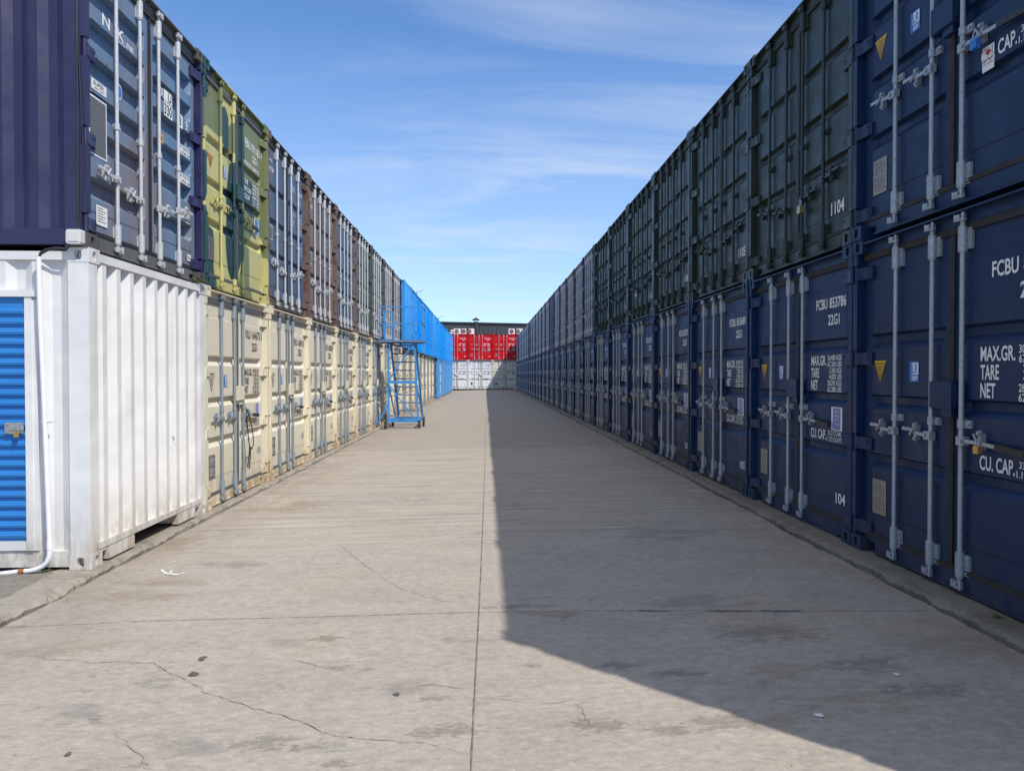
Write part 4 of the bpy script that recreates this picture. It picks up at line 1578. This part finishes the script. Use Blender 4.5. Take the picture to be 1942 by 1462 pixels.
def ground_marks():
    rr = random.Random(3)
    cracks = [
        ([(0, 1240), (130, 1252), (290, 1257), (365, 1297), (440, 1331), (500, 1347), (580, 1372), (650, 1397), (720, 1404), (800, 1408), (890, 1431), (960, 1452)], 0.0019),
        ([(215, 1383), (250, 1422), (290, 1458)], 0.0014),
        ([(640, 1030), (690, 1070), (760, 1117), (830, 1138), (895, 1152)], 0.0018),
        ([(895, 1152), (960, 1139), (1020, 1135), (1090, 1125)], 0.0014),
        ([(760, 1297), (820, 1298), (860, 1305), (900, 1301)], 0.0014),
        ([(905, 1323), (980, 1331), (1060, 1333), (1110, 1326), (1150, 1319)], 0.0014),
        ([(1010, 1200), (1060, 1180), (1130, 1130), (1250, 1115), (1290, 1102)], 0.0014),
        ([(1095, 1335), (1105, 1350), (1120, 1380)], 0.0014),
        ([(540, 1245), (600, 1263), (680, 1275)], 0.0014),
    ]
    for pts, w in cracks:
        mb = MB()
        ribbon(mb, [on_ground(*p) for p in pts], w, 0.004, rr, jit=0.012)
        put('crack', mb.mesh('crack'), CRACKM, G)
    # expansion joints
    mb = MB()
    ribbon(mb, [Vector((-0.06, 0.5, 0)), Vector((-0.055, 3, 0)), Vector((-0.03, 6, 0)), Vector((0.0, 12, 0)), Vector((0.02, 20, 0)), Vector((0.15, 45, 0)), Vector((0.3, 73, 0))], 0.0034, 0.0045, rr, jit=0.0012, taper=False)
    put('expansion_joint', mb.mesh('expansion_joint'), JOINTM, G)
    mb = MB()
    ribbon(mb, [on_ground(*p) for p in ((-60, 1193), (150, 1184), (300, 1177), (600, 1170), (908, 1161), (1200, 1158), (1500, 1159), (1760, 1158))], 0.0026, 0.0042, rr, jit=0.003, taper=False)
    put('expansion_joint', mb.mesh('expansion_joint'), JOINTM, G)
    for y, w, j in ((8.25, 0.002, 0.004), (15.6, 0.006, 0.004), (24.0, 0.008, 0.004), (33.0, 0.008, 0.004), (43.0, 0.01, 0.004), (55.0, 0.012, 0.004)):
        mb = MB()
        ribbon(mb, [Vector((-3.12, y - 0.05, 0)), Vector((-1.5, y - 0.02, 0)), Vector((0, y, 0)), Vector((1.5, y + 0.01, 0)), Vector((2.97, y, 0))], w, 0.0042, rr, jit=j * 0.4, taper=False)
        put('expansion_joint', mb.mesh('expansion_joint'), JOINTM, G)
    # spalled dark stretch on the near joint, in the shade
    mb = MB()
    for a, b in ((1205, 1270), (1340, 1430), (1440, 1520)):
        ribbon(mb, [on_ground(a, 1158), on_ground((a + b) / 2, 1158.5), on_ground(b, 1158.5)], 0.014, 0.005, rr, jit=0.004)
    put('spalled_edge', mb.mesh('spalled_edge'), CRACKM, G)
    # white droppings by the kerb
    mb = MB()
    for pts, w in ([((306, 1080), (316, 1088), (326, 1090)), 0.012], [((318, 1088), (335, 1090), (352, 1086)), 0.013], [((321, 1088), (330, 1080)), 0.006], [((292, 1086), (297, 1086)), 0.010],
                   [((322, 1068), (335, 1064)), 0.006], [((405, 1077), (410, 1077)), 0.011]):
        ribbon(mb, [on_ground(*p) for p in pts], w, 0.005, rr, jit=0.006)
    put('white_splash', mb.mesh('white_splash'), SPLASHM, G)

    def blob(px, py, rx, ry, mat, name, n=26, rough=0.3):
        c = on_ground(px, py)
        mb = MB()
        vs = [(c.x, c.y, c.z + 0.0046)]
        ph = [rr.random() * 6.28 for _ in range(5)]
        for i in range(n):
            t = 2 * PI * i / n
            k = 1 + rough * sum(math.sin((q + 2) * t + ph[q]) / (q + 2) for q in range(5))
            x = c.x + rx * math.cos(t) * k; y = c.y + ry * math.sin(t) * k
            vs.append((x, y, gz(x) + 0.0046))
        mb.add(vs, [(0, 1 + i, 1 + (i + 1) % n) for i in range(n)])
        put(name, mb.mesh(name), mat, G)
    def stain(px, py, rx, ry, mat, name):
        c = on_ground(px, py)
        mb = MB()
        n, rings = 20, 4
        vs = [(c.x, c.y, gz(c.x) + 0.0034)]; sp = [1.0]
        for k in range(1, rings + 1):
            for i in range(n):
                t = 2 * PI * i / n
                x = c.x + rx * math.cos(t) * k / rings; y = c.y + ry * math.sin(t) * k / rings
                vs.append((x, y, gz(x) + 0.0034 + 0.00001 * rr.random())); sp.append(1 - k / rings)
        fs = [(0, 1 + i, 1 + (i + 1) % n) for i in range(n)]
        for k in range(rings - 1):
            a, b2 = 1 + k * n, 1 + (k + 1) * n
            fs += [(a + i, b2 + i, b2 + (i + 1) % n, a + (i + 1) % n) for i in range(n)]
        mb.add(vs, fs)
        me = mb.mesh(name, False)
        at = me.attributes.new('spread', 'FLOAT', 'POINT')
        at.data.foreach_set('value', sp)
        put(name, me, mat, G)
    for args in ((300, 1288, 0.22, 0.17), (150, 1348, 0.22, 0.16), (395, 1408, 0.24, 0.16), (545, 1216, 0.22, 0.16), (440, 1068, 0.55, 0.35), (760, 1310, 0.3, 0.2), (890, 1215, 0.3, 0.12), (1330, 1140, 0.6, 0.3), (1250, 1010, 0.9, 0.8)):
        stain(*args, ST_GREY, 'worn_patch')
    for args in ((850, 1385, 0.30, 0.10), (640, 1447, 0.14, 0.06), (620, 1212, 0.16, 0.09), (655, 1266, 0.12, 0.05), (600, 1416, 0.2, 0.07), (180, 1366, 0.08, 0.06), (500, 1410, 0.25, 0.10), (1285, 1278, 0.25, 0.08), (1165, 1262, 0.3, 0.08),
                 (1380, 1370, 0.3, 0.12), (1010, 1262, 0.2, 0.04), (1270, 1385, 0.15, 0.1), (1640, 1260, 0.4, 0.2), (1760, 1310, 0.4, 0.15), (700, 1270, 0.12, 0.05), (990, 1150, 0.4, 0.08), (820, 1325, 0.15, 0.06), (1450, 1200, 0.5, 0.25), (1130, 1375, 0.3, 0.1)):
        stain(*args, ST_DARK, 'flaked_patch')
    for args in ((230, 1125, 0.85, 0.42), (330, 1105, 0.6, 0.22), (1480, 1275, 0.45, 0.22), (1520, 1368, 0.32, 0.14), (1830, 1225, 0.7, 0.4), (1620, 1330, 0.5, 0.2), (120, 1230, 0.6, 0.2), (1050, 1165, 0.5, 0.1), (560, 960, 1.0, 0.8), (330, 1030, 0.5, 0.6)):
        stain(*args, ST_SAND, 'sand_drift')
    for args in ((510, 1150, 0.28, 0.03), (1400, 1040, 0.5, 0.3), (700, 950, 1.4, 0.4), (1750, 1230, 0.6, 0.3), (660, 1450, 0.08, 0.03), (640, 1420, 0.18, 0.05), (560, 1180, 0.3, 0.06)):
        stain(*args, ST_PALE, 'pale_scour')
    blob(384, 1249, 0.022, 0.030, SPOTM, 'oil_spot'); blob(367, 1279, 0.026, 0.030, SPOTM, 'oil_spot'); blob(129, 1431, 0.014, 0.016, SPOTM, 'oil_spot')
    blob(752, 1317, 0.015, 0.02, SPOTM, 'oil_spot')
    blob(1553, 1357, 0.018, 0.018, SPLASHM, 'white_splash'); blob(1700, 1279, 0.012, 0.02, SPLASHM, 'white_splash')


ground_marks()

# ------------------------------------------------------------------ far building, chimney, air conditioners
def far_building():
    t = empty('warehouse', (0, 86, 0))
    y = 86.0
    top = EYE + 96.5 * 86.0 / 1385.0
    mb = MB()
    x = -14.0
    prof = []
    while x < 16:
        prof += [(x, 0.0), (x + 0.40, 0.0), (x + 0.42, -0.05), (x + 0.48, -0.05), (x + 0.50, 0.0)]
        x += 0.5
    vs = []
    for a, b in prof:
        tt = top - 0.018 * (a + 4)
        vs += [(a, b, 0), (a, b, tt)]
    mb.add(vs, [(2 * i, 2 * i + 2, 2 * i + 3, 2 * i + 1) for i in range(len(prof) - 1)])
    mb.box(-14, 16, 0.06, 18, 0, top - 0.5)
    put('wall', mb.mesh('wall'), DARKCLAD, t)
    mb = MB()
    mb.add([(-14, -0.12, top + 0.18 - 0.06), (16, -0.12, top - 0.36 - 0.06), (16, -0.12, top - 0.36 + 0.14), (-14, -0.12, top + 0.18 + 0.14),
            (-14, 0.3, top + 0.18 - 0.06), (16, 0.3, top - 0.36 - 0.06), (16, 0.3, top - 0.36 + 0.14), (-14, 0.3, top + 0.18 + 0.14)],
           [(0, 1, 2, 3), (4, 7, 6, 5), (3, 2, 6, 7), (0, 4, 5, 1), (0, 3, 7, 4), (1, 5, 6, 2)])
    put('roof_trim', mb.mesh('roof_trim'), TRIMBLK, t)
    tag(t, 'long charcoal warehouse with vertical ribbed cladding behind the red containers', 'building')
    c = empty('chimney_flue', (-1.02, 84.9, 0))
    mb = MB()
    mb.cyl((0, 0, 0), (0, 0, 7.62), 0.245, 20)
    mb.cyl((0, 0, 5.9), (0, 0, 5.96), 0.26, 20)
    put('flue_pipe', mb, CHARC, c)
    mb = MB()
    mb.cyl((0, 0, 7.86), (0, 0, 8.14), 0.47, 18, 0.03)
    mb.cyl((0, 0, 7.82), (0, 0, 7.86), 0.47, 18)
    for i in range(4):
        a = i * PI / 2 + 0.5
        mb.bar((0.2 * math.cos(a), 0.2 * math.sin(a), 7.6), (0.3 * math.cos(a), 0.3 * math.sin(a), 7.84), 0.03)
    put('rain_cap', mb, CHARC, c)
    tag(c, 'dark round chimney flue with conical rain cap in front of the warehouse', 'chimney')


far_building()


def ac_unit(px, label, w=0.80):
    y = 74.2
    d = pixel_ray(px, 640)
    x = d.x * y / d.y
    z = BBASE + H1 + H0 - 0.02
    t = empty('air_conditioner', (x, y, z))
    mb = MB()
    mb.box(-w / 2, w / 2, 0, 0.32, 0.06, 0.62)
    mb.box(-w / 2 + 0.08, -w / 2 + 0.16, 0.0, 0.3, 0.0, 0.06)
    mb.box(w / 2 - 0.16, w / 2 - 0.08, 0.0, 0.3, 0.0, 0.06)
    put('casing', mb, ACW, t)
    mb = MB()
    cx = -0.10
    mb.cyl((cx, -0.004, 0.34), (cx, -0.014, 0.34), 0.215, 24)
    g = put('fan_grille', mb, ACD, t)
    mb = MB()
    for r_ in (0.22, 0.15, 0.07):
        pts = [(cx + r_ * math.cos(2 * PI * i / 24), -0.02, 0.34 + r_ * math.sin(2 * PI * i / 24)) for i in range(25)]
        mb.tube(pts, 0.007, 5)
    put('guard_ring', mb, ACW, g)
    tag(t, label, 'air conditioner', 'air conditioners on top of the red containers')


ac_unit(868, 'white air conditioner on the red containers, leftmost of the trio beside the flue')
ac_unit(881.2, 'white air conditioner on the red containers, middle of the three left of the flue')
ac_unit(892.0, 'white air conditioner on the red containers, closest one to the dark flue')
ac_unit(972, 'white air conditioner at the right on the red containers, left one of the pair')
ac_unit(984, 'white air conditioner at the far right on the red containers, right one of the pair')


# ------------------------------------------------------------------ lamps and camera on the left row
def lamp(px, py, y, label):
    d = pixel_ray(px, py)
    x = d.x * y / d.y
    zt = EYE + d.z * y / d.y
    zb = LB + 2 * H0 - 0.03
    t = empty('flood_lamp', (x, y, zb))
    h = zt - zb
    mb = MB()
    mb.cyl((0, 0, 0), (0, 0, h), 0.035, 10)
    mb.box(-0.09, 0.09, -0.09, 0.09, 0, 0.02)
    put('pole', mb, GREYBOX, t)
    mb = MB()
    mb.prism([(-0.03, h - 0.05), (0.26, h + 0.03), (0.32, h + 0.11), (0.12, h + 0.15), (-0.03, h + 0.07)], 'y', -0.11, 0.11)
    put('lamp_head', mb, ACW, t)
    tag(t, label, 'lamp', 'flood lamps over the left row')


lamp(790, 553, 37.5, 'white flood lamp on a short pole above the blue containers, nearer one')
lamp(831, 602, 50.0, 'white flood lamp on a short pole above the blue containers, farther one')


def cctv():
    y = 72.6
    d = pixel_ray(856.5, 634)
    x = d.x * y / d.y; z = EYE + d.z * y / d.y
    t = empty('security_camera', (x, y, z - 0.35))
    mb = MB()
    mb.cyl((0, 0, 0), (0, 0, 0.75), 0.035, 8); mb.box(-0.08, 0.08, -0.06, 0.5, 0, 0.03)
    put('bracket', mb, ACW, t)
    mb = MB()
    mb.box(-0.10, 0.30, -0.08, 0.08, 0.62, 0.78); mb.cyl((-0.2, 0, 0.46), (0.12, 0, 0.46), 0.07, 10)
    put('housing', mb, ACW, t)
    tag(t, 'white security camera on a bracket at the far left end of the red containers', 'camera')


cctv()


# ------------------------------------------------------------------ rolling platform ladder
def ladder():
    t = empty('platform_ladder', (-2.42, 21.75, gz(-2.42)))
    # local: x right, y away from the camera, z up
    xl, xr = -0.44, 0.44
    yn, yf = 0.0, 1.75
    zp = 2.60
    mb = MB()
    for x in (xl, xr):
        mb.bar((x, yn, 0.22), (x, yf, 0.22), 0.06)
        mb.bar((x, yn, 0.22), (x + (0.0 if x < 0 else -0.10), yn + 0.05, zp), 0.05)
    for y in (yn, yn + 0.55, yf):
        mb.bar((xl - 0.03, y, 0.22), (xr + 0.03, y, 0.22), 0.055)
    mb.bar((xl, yn, 0.30), (xr, yn, 0.30), 0.03)
    mb.bar((xl, yn + 0.025, 1.38), (xr - 0.06, yn + 0.025, 1.38), 0.05, 0.09)
    put('frame', mb, LADDER, t)
    ang = []
    for x in (xl + 0.10, xr - 0.02):
        mb = MB()
        mb.bar((x - 0.10, 0.62, zp), (x, yf, 0.30), 0.045, 0.09)
        put('stringer', mb, LADDER, t)
    n = 9
    for i in range(n):
        f = (i + 0.6) / n
        y = yf + (0.62 - yf) * f
        z_ = 0.30 + (zp - 0.30) * f
        mb = MB()
        mb.box(xl + 0.10 - 0.10 * f, xr - 0.02 - 0.10 * f, y - 0.09, y + 0.09, z_ - 0.018, z_ + 0.018)
        put('tread', mb, LADDERD, t)
    mb = MB()
    mb.bar((xl, yn, 1.34), (xr - 0.08, yn, 0.26), 0.035)
    mb.bar((xl, yn + 0.03, 1.42), (xr - 0.12, yn + 0.05, zp - 0.04), 0.035)
    mb.bar((xl, yn + 0.1, 1.3), (xl, yf - 0.1, 0.3), 0.035)
    mb.bar((xr - 0.05, yn + 0.1, 1.3), (xr, yf - 0.1, 0.3), 0.035)
    mb.bar((xl, yn, 0.75), (xl - 0.30, yn + 0.0, 0.16), 0.04)
    put('brace', mb, LADDER, t)
    # platform, overhanging towards the containers
    xa, xb, ya, yb = -0.70, 0.60, -0.05, 0.80
    mb = MB()
    mb.box(xa, xb, ya, yb, zp, zp + 0.025)
    mb.bar((xa, ya, zp - 0.02), (xb, ya, zp - 0.02), 0.05); mb.bar((xa, yb, zp - 0.02), (xb, yb, zp - 0.02), 0.05)
    mb.bar((xa, ya, zp - 0.02), (xa, yb, zp - 0.02), 0.05); mb.bar((xb, ya, zp - 0.02), (xb, yb, zp - 0.02), 0.05)
    put('platform', mb, LADDERD, t)
    mb = MB()
    for (x, y) in ((xa + 0.02, ya), (xb - 0.02, ya), (xa + 0.02, yb), (xb - 0.02, yb)):
        mb.bar((x, y, zp), (x, y, zp + 1.0), 0.035)
    for z_ in (zp + 0.5, zp + 1.0):
        mb.bar((xa, ya, z_), (xb, ya, z_), 0.035); mb.bar((xb - 0.02, ya, z_), (xb - 0.02, yb, z_), 0.035)
    put('guard_rail', mb, LADDER, t)
    mb = MB()
    gx0, gx1 = -0.62, -0.36
    for z_ in (zp + 0.06, zp + 0.45, zp + 0.90):
        mb.bar((gx0, yb - 0.2, z_), (gx1, yb - 0.2, z_), 0.04)
    for x in (gx0, gx1):
        mb.bar((x, yb - 0.2, zp + 0.06), (x, yb - 0.2, zp + 0.92), 0.05)
    put('gate', mb, LADDER, t)
    # castors
    for (x, y, r_) in ((xl - 0.08, yn - 0.02, 0.10), (xr + 0.04, yn - 0.02, 0.10), (xl + 0.02, yf * 0.55, 0.115), (xr + 0.10, yf * 0.45, 0.14)):
        zc = r_ + gz(x - 2.42) - gz(-2.42)
        mb = MB()
        mb.cyl((x - 0.024, y, zc), (x + 0.024, y, zc), r_, 20)
        w = put('wheel', mb, TYRE, t)
        mb = MB()
        mb.cyl((x - 0.027, y, zc), (x + 0.027, y, zc), r_ * 0.55, 14)
        put('rim', mb, RIM, w)
        mb = MB()
        for s in (-1, 1):
            mb.bar((x + s * 0.035, y, zc - 0.01), (x + s * 0.035, y, zc + r_ + 0.03), 0.008, 0.05)
        mb.box(x - 0.05, x + 0.05, y - 0.05, y + 0.05, zc + r_ + 0.022, zc + r_ + 0.034)
        put('fork', mb, CHARC, w)
    tag(t, 'blue rolling platform ladder on castors beside the cream containers', 'ladder')


ladder()


# ------------------------------------------------------------------ small things
def world_of(c, x, y, z):
    r = c['root'] if isinstance(c, dict) else c
    return r.location + Matrix.Rotation(r.rotation_euler.z, 3, 'Z') @ Vector((x, y, z))


def padlock(c, x, z, body, label, big=1.0, y=0.004):
    r = c['root'] if isinstance(c, dict) else c
    t = empty('padlock', world_of(c, x, y, z), r.rotation_euler.z)
    mb = MB()
    s = big
    w = 0.024 * s
    poly = [(-w, -0.05 * s), (-w * 0.8, -0.056 * s), (w * 0.8, -0.056 * s), (w, -0.05 * s), (w, -0.012 * s), (w * 0.8, -0.006 * s), (-w * 0.8, -0.006 * s), (-w, -0.012 * s)]
    mb.prism(poly, 'y', -0.012 * s, 0.012 * s)
    put('lock_body', mb, body, t)
    mb = MB()
    pts = [(-0.014 * s, 0, -0.008 * s), (-0.014 * s, 0, 0.018 * s)] + [(-0.014 * s * math.cos(PI * i / 8), 0, 0.018 * s + 0.014 * s * math.sin(PI * i / 8)) for i in range(1, 8)] + [(0.014 * s, 0, 0.018 * s), (0.014 * s, 0, -0.008 * s)]
    mb.tube(pts, 0.004 * s, 6)
    put('shackle', mb, STEEL, t)
    tag(t, label, 'padlock')


padlock(CONT['rl', 1], 0.375, 1.02, BRASS, 'brass padlock on the long handle of the nearest navy bottom container', 1.0)
padlock(CONT['ru', 1], 0.34, 1.02, STBLUE, 'blue padlock on the handle of the nearest navy top container', 1.3)
padlock(CONT['ru', 2], 0.20, 0.56, BRASS, 'brass padlock hanging on the dark green container numbered 1104', 1.5)
padlock(CONT['ru', 5], -0.30, 0.56, GREYBOX, 'pale grey padlock on a dark green top container farther along the right row', 1.4)
padlock(CONT['ll', 1], 0.36, 0.99, BRASS, 'brass padlock on the first cream container, beside the black strap', 1.2)
padlock(CONT['rl', 5], -0.46, 1.0, BRASS, 'brass padlock on the fifth navy bottom container from the near right edge', 1.3)
# white tag next to the blue padlock
mb = MB()
rect(mb, 0.325, 0.435, 0.80, 0.955, YM); mb.m = 1
flat(mb, [(0.35, 0.915), (0.38, 0.935), (0.41, 0.915), (0.38, 0.895)], YM - 0.001)
rect(mb, 0.335, 0.425, 0.87, 0.874, YM - 0.001); rect(mb, 0.335, 0.425, 0.842, 0.846, YM - 0.001)
put('sticker', mb.mesh('sticker', False), [WMARK, RED], CONT['ru', 1][1])

# the padlock of the roller door
t = empty('padlock', world_of(wc, -CW - 0.045, 0.555, 1.13), 0)
mb = MB(); mb.box(-0.016, 0.016, -0.010, 0.010, -0.055, -0.012); put('lock_body', mb, BRASS, t)
mb = MB(); mb.tube([(-0.011, 0, -0.014), (-0.011, 0, 0.012), (0, 0, 0.022), (0.011, 0, 0.012), (0.011, 0, -0.014)], 0.0035, 6); put('shackle', mb, STEEL, t)
tag(t, 'small brass padlock on the bolt of the blue roller door', 'padlock')


def strap():
    c = CONT['ll', 1]
    pts = [(0.30, 0.03, 1.10), (0.31, 0.0, 1.0), (0.36, -0.01, 0.86), (0.42, -0.012, 0.72), (0.425, -0.012, 0.62), (0.36, -0.012, 0.565), (0.27, -0.01, 0.60), (0.235, -0.004, 0.75), (0.225, 0.01, 1.0), (0.225, 0.02, 1.13)]
    mb = MB()

    def band(pts, w):
        vs = []
        for i, p in enumerate(pts):
            p = Vector(p)
            d = (Vector(pts[min(i + 1, len(pts) - 1)]) - Vector(pts[max(i - 1, 0)])).normalized()
            a = Vector((0, 1, 0)) * 0.003
            b = d.cross(Vector((0, 1, 0))).normalized() * w
            for q in (p - a - b, p - a + b, p + a + b, p + a - b):
                vs.append(q)
        fs = []
        for i in range(len(pts) - 1):
            for k in range(4):
                fs.append((4 * i + k, 4 * i + (k + 1) % 4, 4 * i + 4 + (k + 1) % 4, 4 * i + 4 + k))
        mb.add(vs, fs)
    band(pts, 0.011)
    band([(0.26, -0.014, 0.60), (0.235, -0.014, 0.50), (0.20, -0.012, 0.40), (0.19, -0.01, 0.33)], 0.018)
    band([(0.28, -0.016, 0.59), (0.285, -0.016, 0.48), (0.26, -0.014, 0.38), (0.255, -0.012, 0.30)], 0.016)
    o = put('strap', mb, BLACK, None, c['root'].location, (0, 0, R(90)))
    tag(o, 'black webbing strap hanging in a loop from the lock rod of the first cream container', 'strap')


strap()


def conduit():
    # white pipe standing against the side of the white container, bending to run left along the ground
    yw = LY0 + 0.011 - 0.05
    def P(px, py, y=yw):
        d = pixel_ray(px, py); s = y / d.y
        return Vector((d.x * s, y, EYE + d.z * s))
    top, mid, low = P(73, 487), P(84, 780), P(95, 1040)
    pts = [top, P(76, 600), mid, P(91, 930), low]
    bend = [P(94, 1052), P(90, 1064), P(82, 1073), P(70, 1079), P(56, 1082), P(40, 1083)]
    pts = [top, P(76, 600), mid, P(90, 930), P(94, 1030)] + bend + [P(0, 1088), P(-200, 1096)]
    mb = MB()
    mb.tube(pts, 0.0185, 12)
    t = empty('conduit_pipe', (mid.x, yw, LB))
    o = put('pipe', mb, PIPEW, t)
    o.location = -Vector(t.location)
    mb = MB()
    mb.tube([P(36, 1083.3), P(47, 1082.6)], 0.0215, 12)
    o = put('tape_wrap', mb, TAPE, t); o.location = -Vector(t.location)
    mb = MB()
    a = P(85, 799)
    mb.cyl((a.x - 0.02, a.y, a.z), (a.x + 0.055, a.y + 0.01, a.z), 0.012, 8)
    b = P(94, 1034); mb.cyl((b.x, b.y, b.z - 0.03), (b.x, b.y, b.z + 0.03), 0.022, 12)
    o = put('pipe_clip', mb, PIPEW, t); o.location = -Vector(t.location)
    tag(t, 'white conduit pipe bending along the foot of the white container beside the roller door', 'pipe')
    # junction box on the purple container's lower corner
    y2 = LY0 + 0.011 - 0.02
    q0, q1 = P(131, 464, y2), P(159, 437, y2)
    t = empty('junction_box', ((q0.x + q1.x) / 2, y2, q0.z))
    mb = MB()
    w = (q1.x - q0.x) / 2; h = q1.z - q0.z
    c = 0.012
    mb.prism([(-w + c, 0), (w - c, 0), (w, c), (w, h - c), (w - c, h), (-w + c, h), (-w, h - c), (-w, c)], 'y', -0.045, 0.028)
    put('box_body', mb, GREYBOX, t)
    mb = MB()
    mb.prism([(-w + 0.018, 0.018), (w - 0.018, 0.018), (w - 0.018, h - 0.018), (-w + 0.018, h - 0.018)], 'y', -0.050, -0.045)
    put('lid', mb, GREYBOX, t)
    tag(t, 'light grey junction box at the bottom corner of the purple sided container', 'junction box')
    # cables running up the post
    yc = LY0 + 0.011 - 0.008
    mb = MB()
    mb.tube([P(149, 436, yc), P(147, 330, yc), P(147, 180, yc), P(145, 60, yc), P(145, -60, yc), P(144, -170, yc)], 0.0055, 6)
    mb.tube([P(150, 436, yc), P(154, 400, yc), P(158, 300, yc), P(153, 180, yc), P(147, 60, yc), P(146, -60, yc), P(146, -170, yc)], 0.004, 6)
    o = put('cable', mb, CHARC)
    tag(o, 'pair of dark cables running up the corner post of the purple sided container', 'cable')
    mb = MB()
    mb.tube([P(73, 490), P(77, 479), P(88, 473), P(108, 470), P(126, 472), P(134, 466)], 0.0085, 6)
    mb.tube([P(73, 490), P(79, 482), P(90, 476), P(110, 472), P(128, 474)], 0.0055, 6)
    o = put('cable', mb, CHARC)
    tag(o, 'short dark cable curving from the top of the white pipe to the grey junction box', 'cable')


conduit()


def weed(c, x, z, n, size, label, y=0.02):
    rr = random.Random(int(x * 100) + n)
    o0 = world_of(c, x, y, z)
    mb = MB()
    for i in range(n):
        a = rr.random() * 2 * PI
        e = rr.uniform(0.1, 1.3)
        L = size * rr.uniform(0.4, 1.0)
        b = Vector((rr.gauss(0, size * 0.35), rr.gauss(0, size * 0.55), 0))
        d = Vector((math.cos(a) * math.cos(e), math.sin(a) * math.cos(e), math.sin(e)))
        s = Vector((-math.sin(a), math.cos(a), 0)) * L * 0.16
        m_ = b + d * L * 0.55 + Vector((0, 0, L * 0.06))
        tip = b + d * L - Vector((0, 0, L * 0.18))
        mb.add([b - s * 0.3, b + s * 0.3, m_ + s, m_ - s, tip], [(0, 1, 2, 3), (3, 2, 4)])
    o = put('weed', mb.mesh('weed', False), LEAF, None, o0)
    tag(o, label, 'plant')


weed(CONT['ll', 0], 1.08, H0, 90, 0.10, 'small green weed growing on the top edge of the white container', 0.03)
weed(CONT['ll', 0], -CW - 0.02, 0.0, 60, 0.03, 'thin line of moss at the foot of the white container by the pipe', 0.35)
weed(CONT['rl', 1], 0.62, 0.0, 40, 0.035, 'tiny weed on the kerb below the nearest navy container', -0.03)


def grit():
    rr = random.Random(21)
    mb = MB()
    for i in range(1500):
        y = 1.2 + 18 * rr.random() ** 1.7
        q = rr.random()
        if q < 0.42:
            x = -3.09 + abs(rr.gauss(0, 0.16))
        elif q < 0.84:
            x = 2.94 - abs(rr.gauss(0, 0.16))
        else:
            x = rr.uniform(-3, 2.9)
        r_ = 0.0025 + 0.006 * rr.random() ** 3
        z = gz(x)
        vs = []
        a0 = rr.random() * 6.28
        for k in range(5):
            t = a0 + 2 * PI * k / 5
            e = rr.uniform(0.6, 1.2)
            vs.append((x + r_ * e * math.cos(t), y + r_ * e * math.sin(t) * 1.2, z))
        vs.append((x + r_ * 0.2, y, z + r_ * rr.uniform(0.5, 1.0)))
        mb.add(vs, [(k, (k + 1) % 5, 5) for k in range(5)])
    o = put('grit', mb.mesh('grit', False), GRITM)
    tag(o, 'loose grit and small stones lying on the concrete along both kerbs', 'grit', None, 'stuff')


grit()
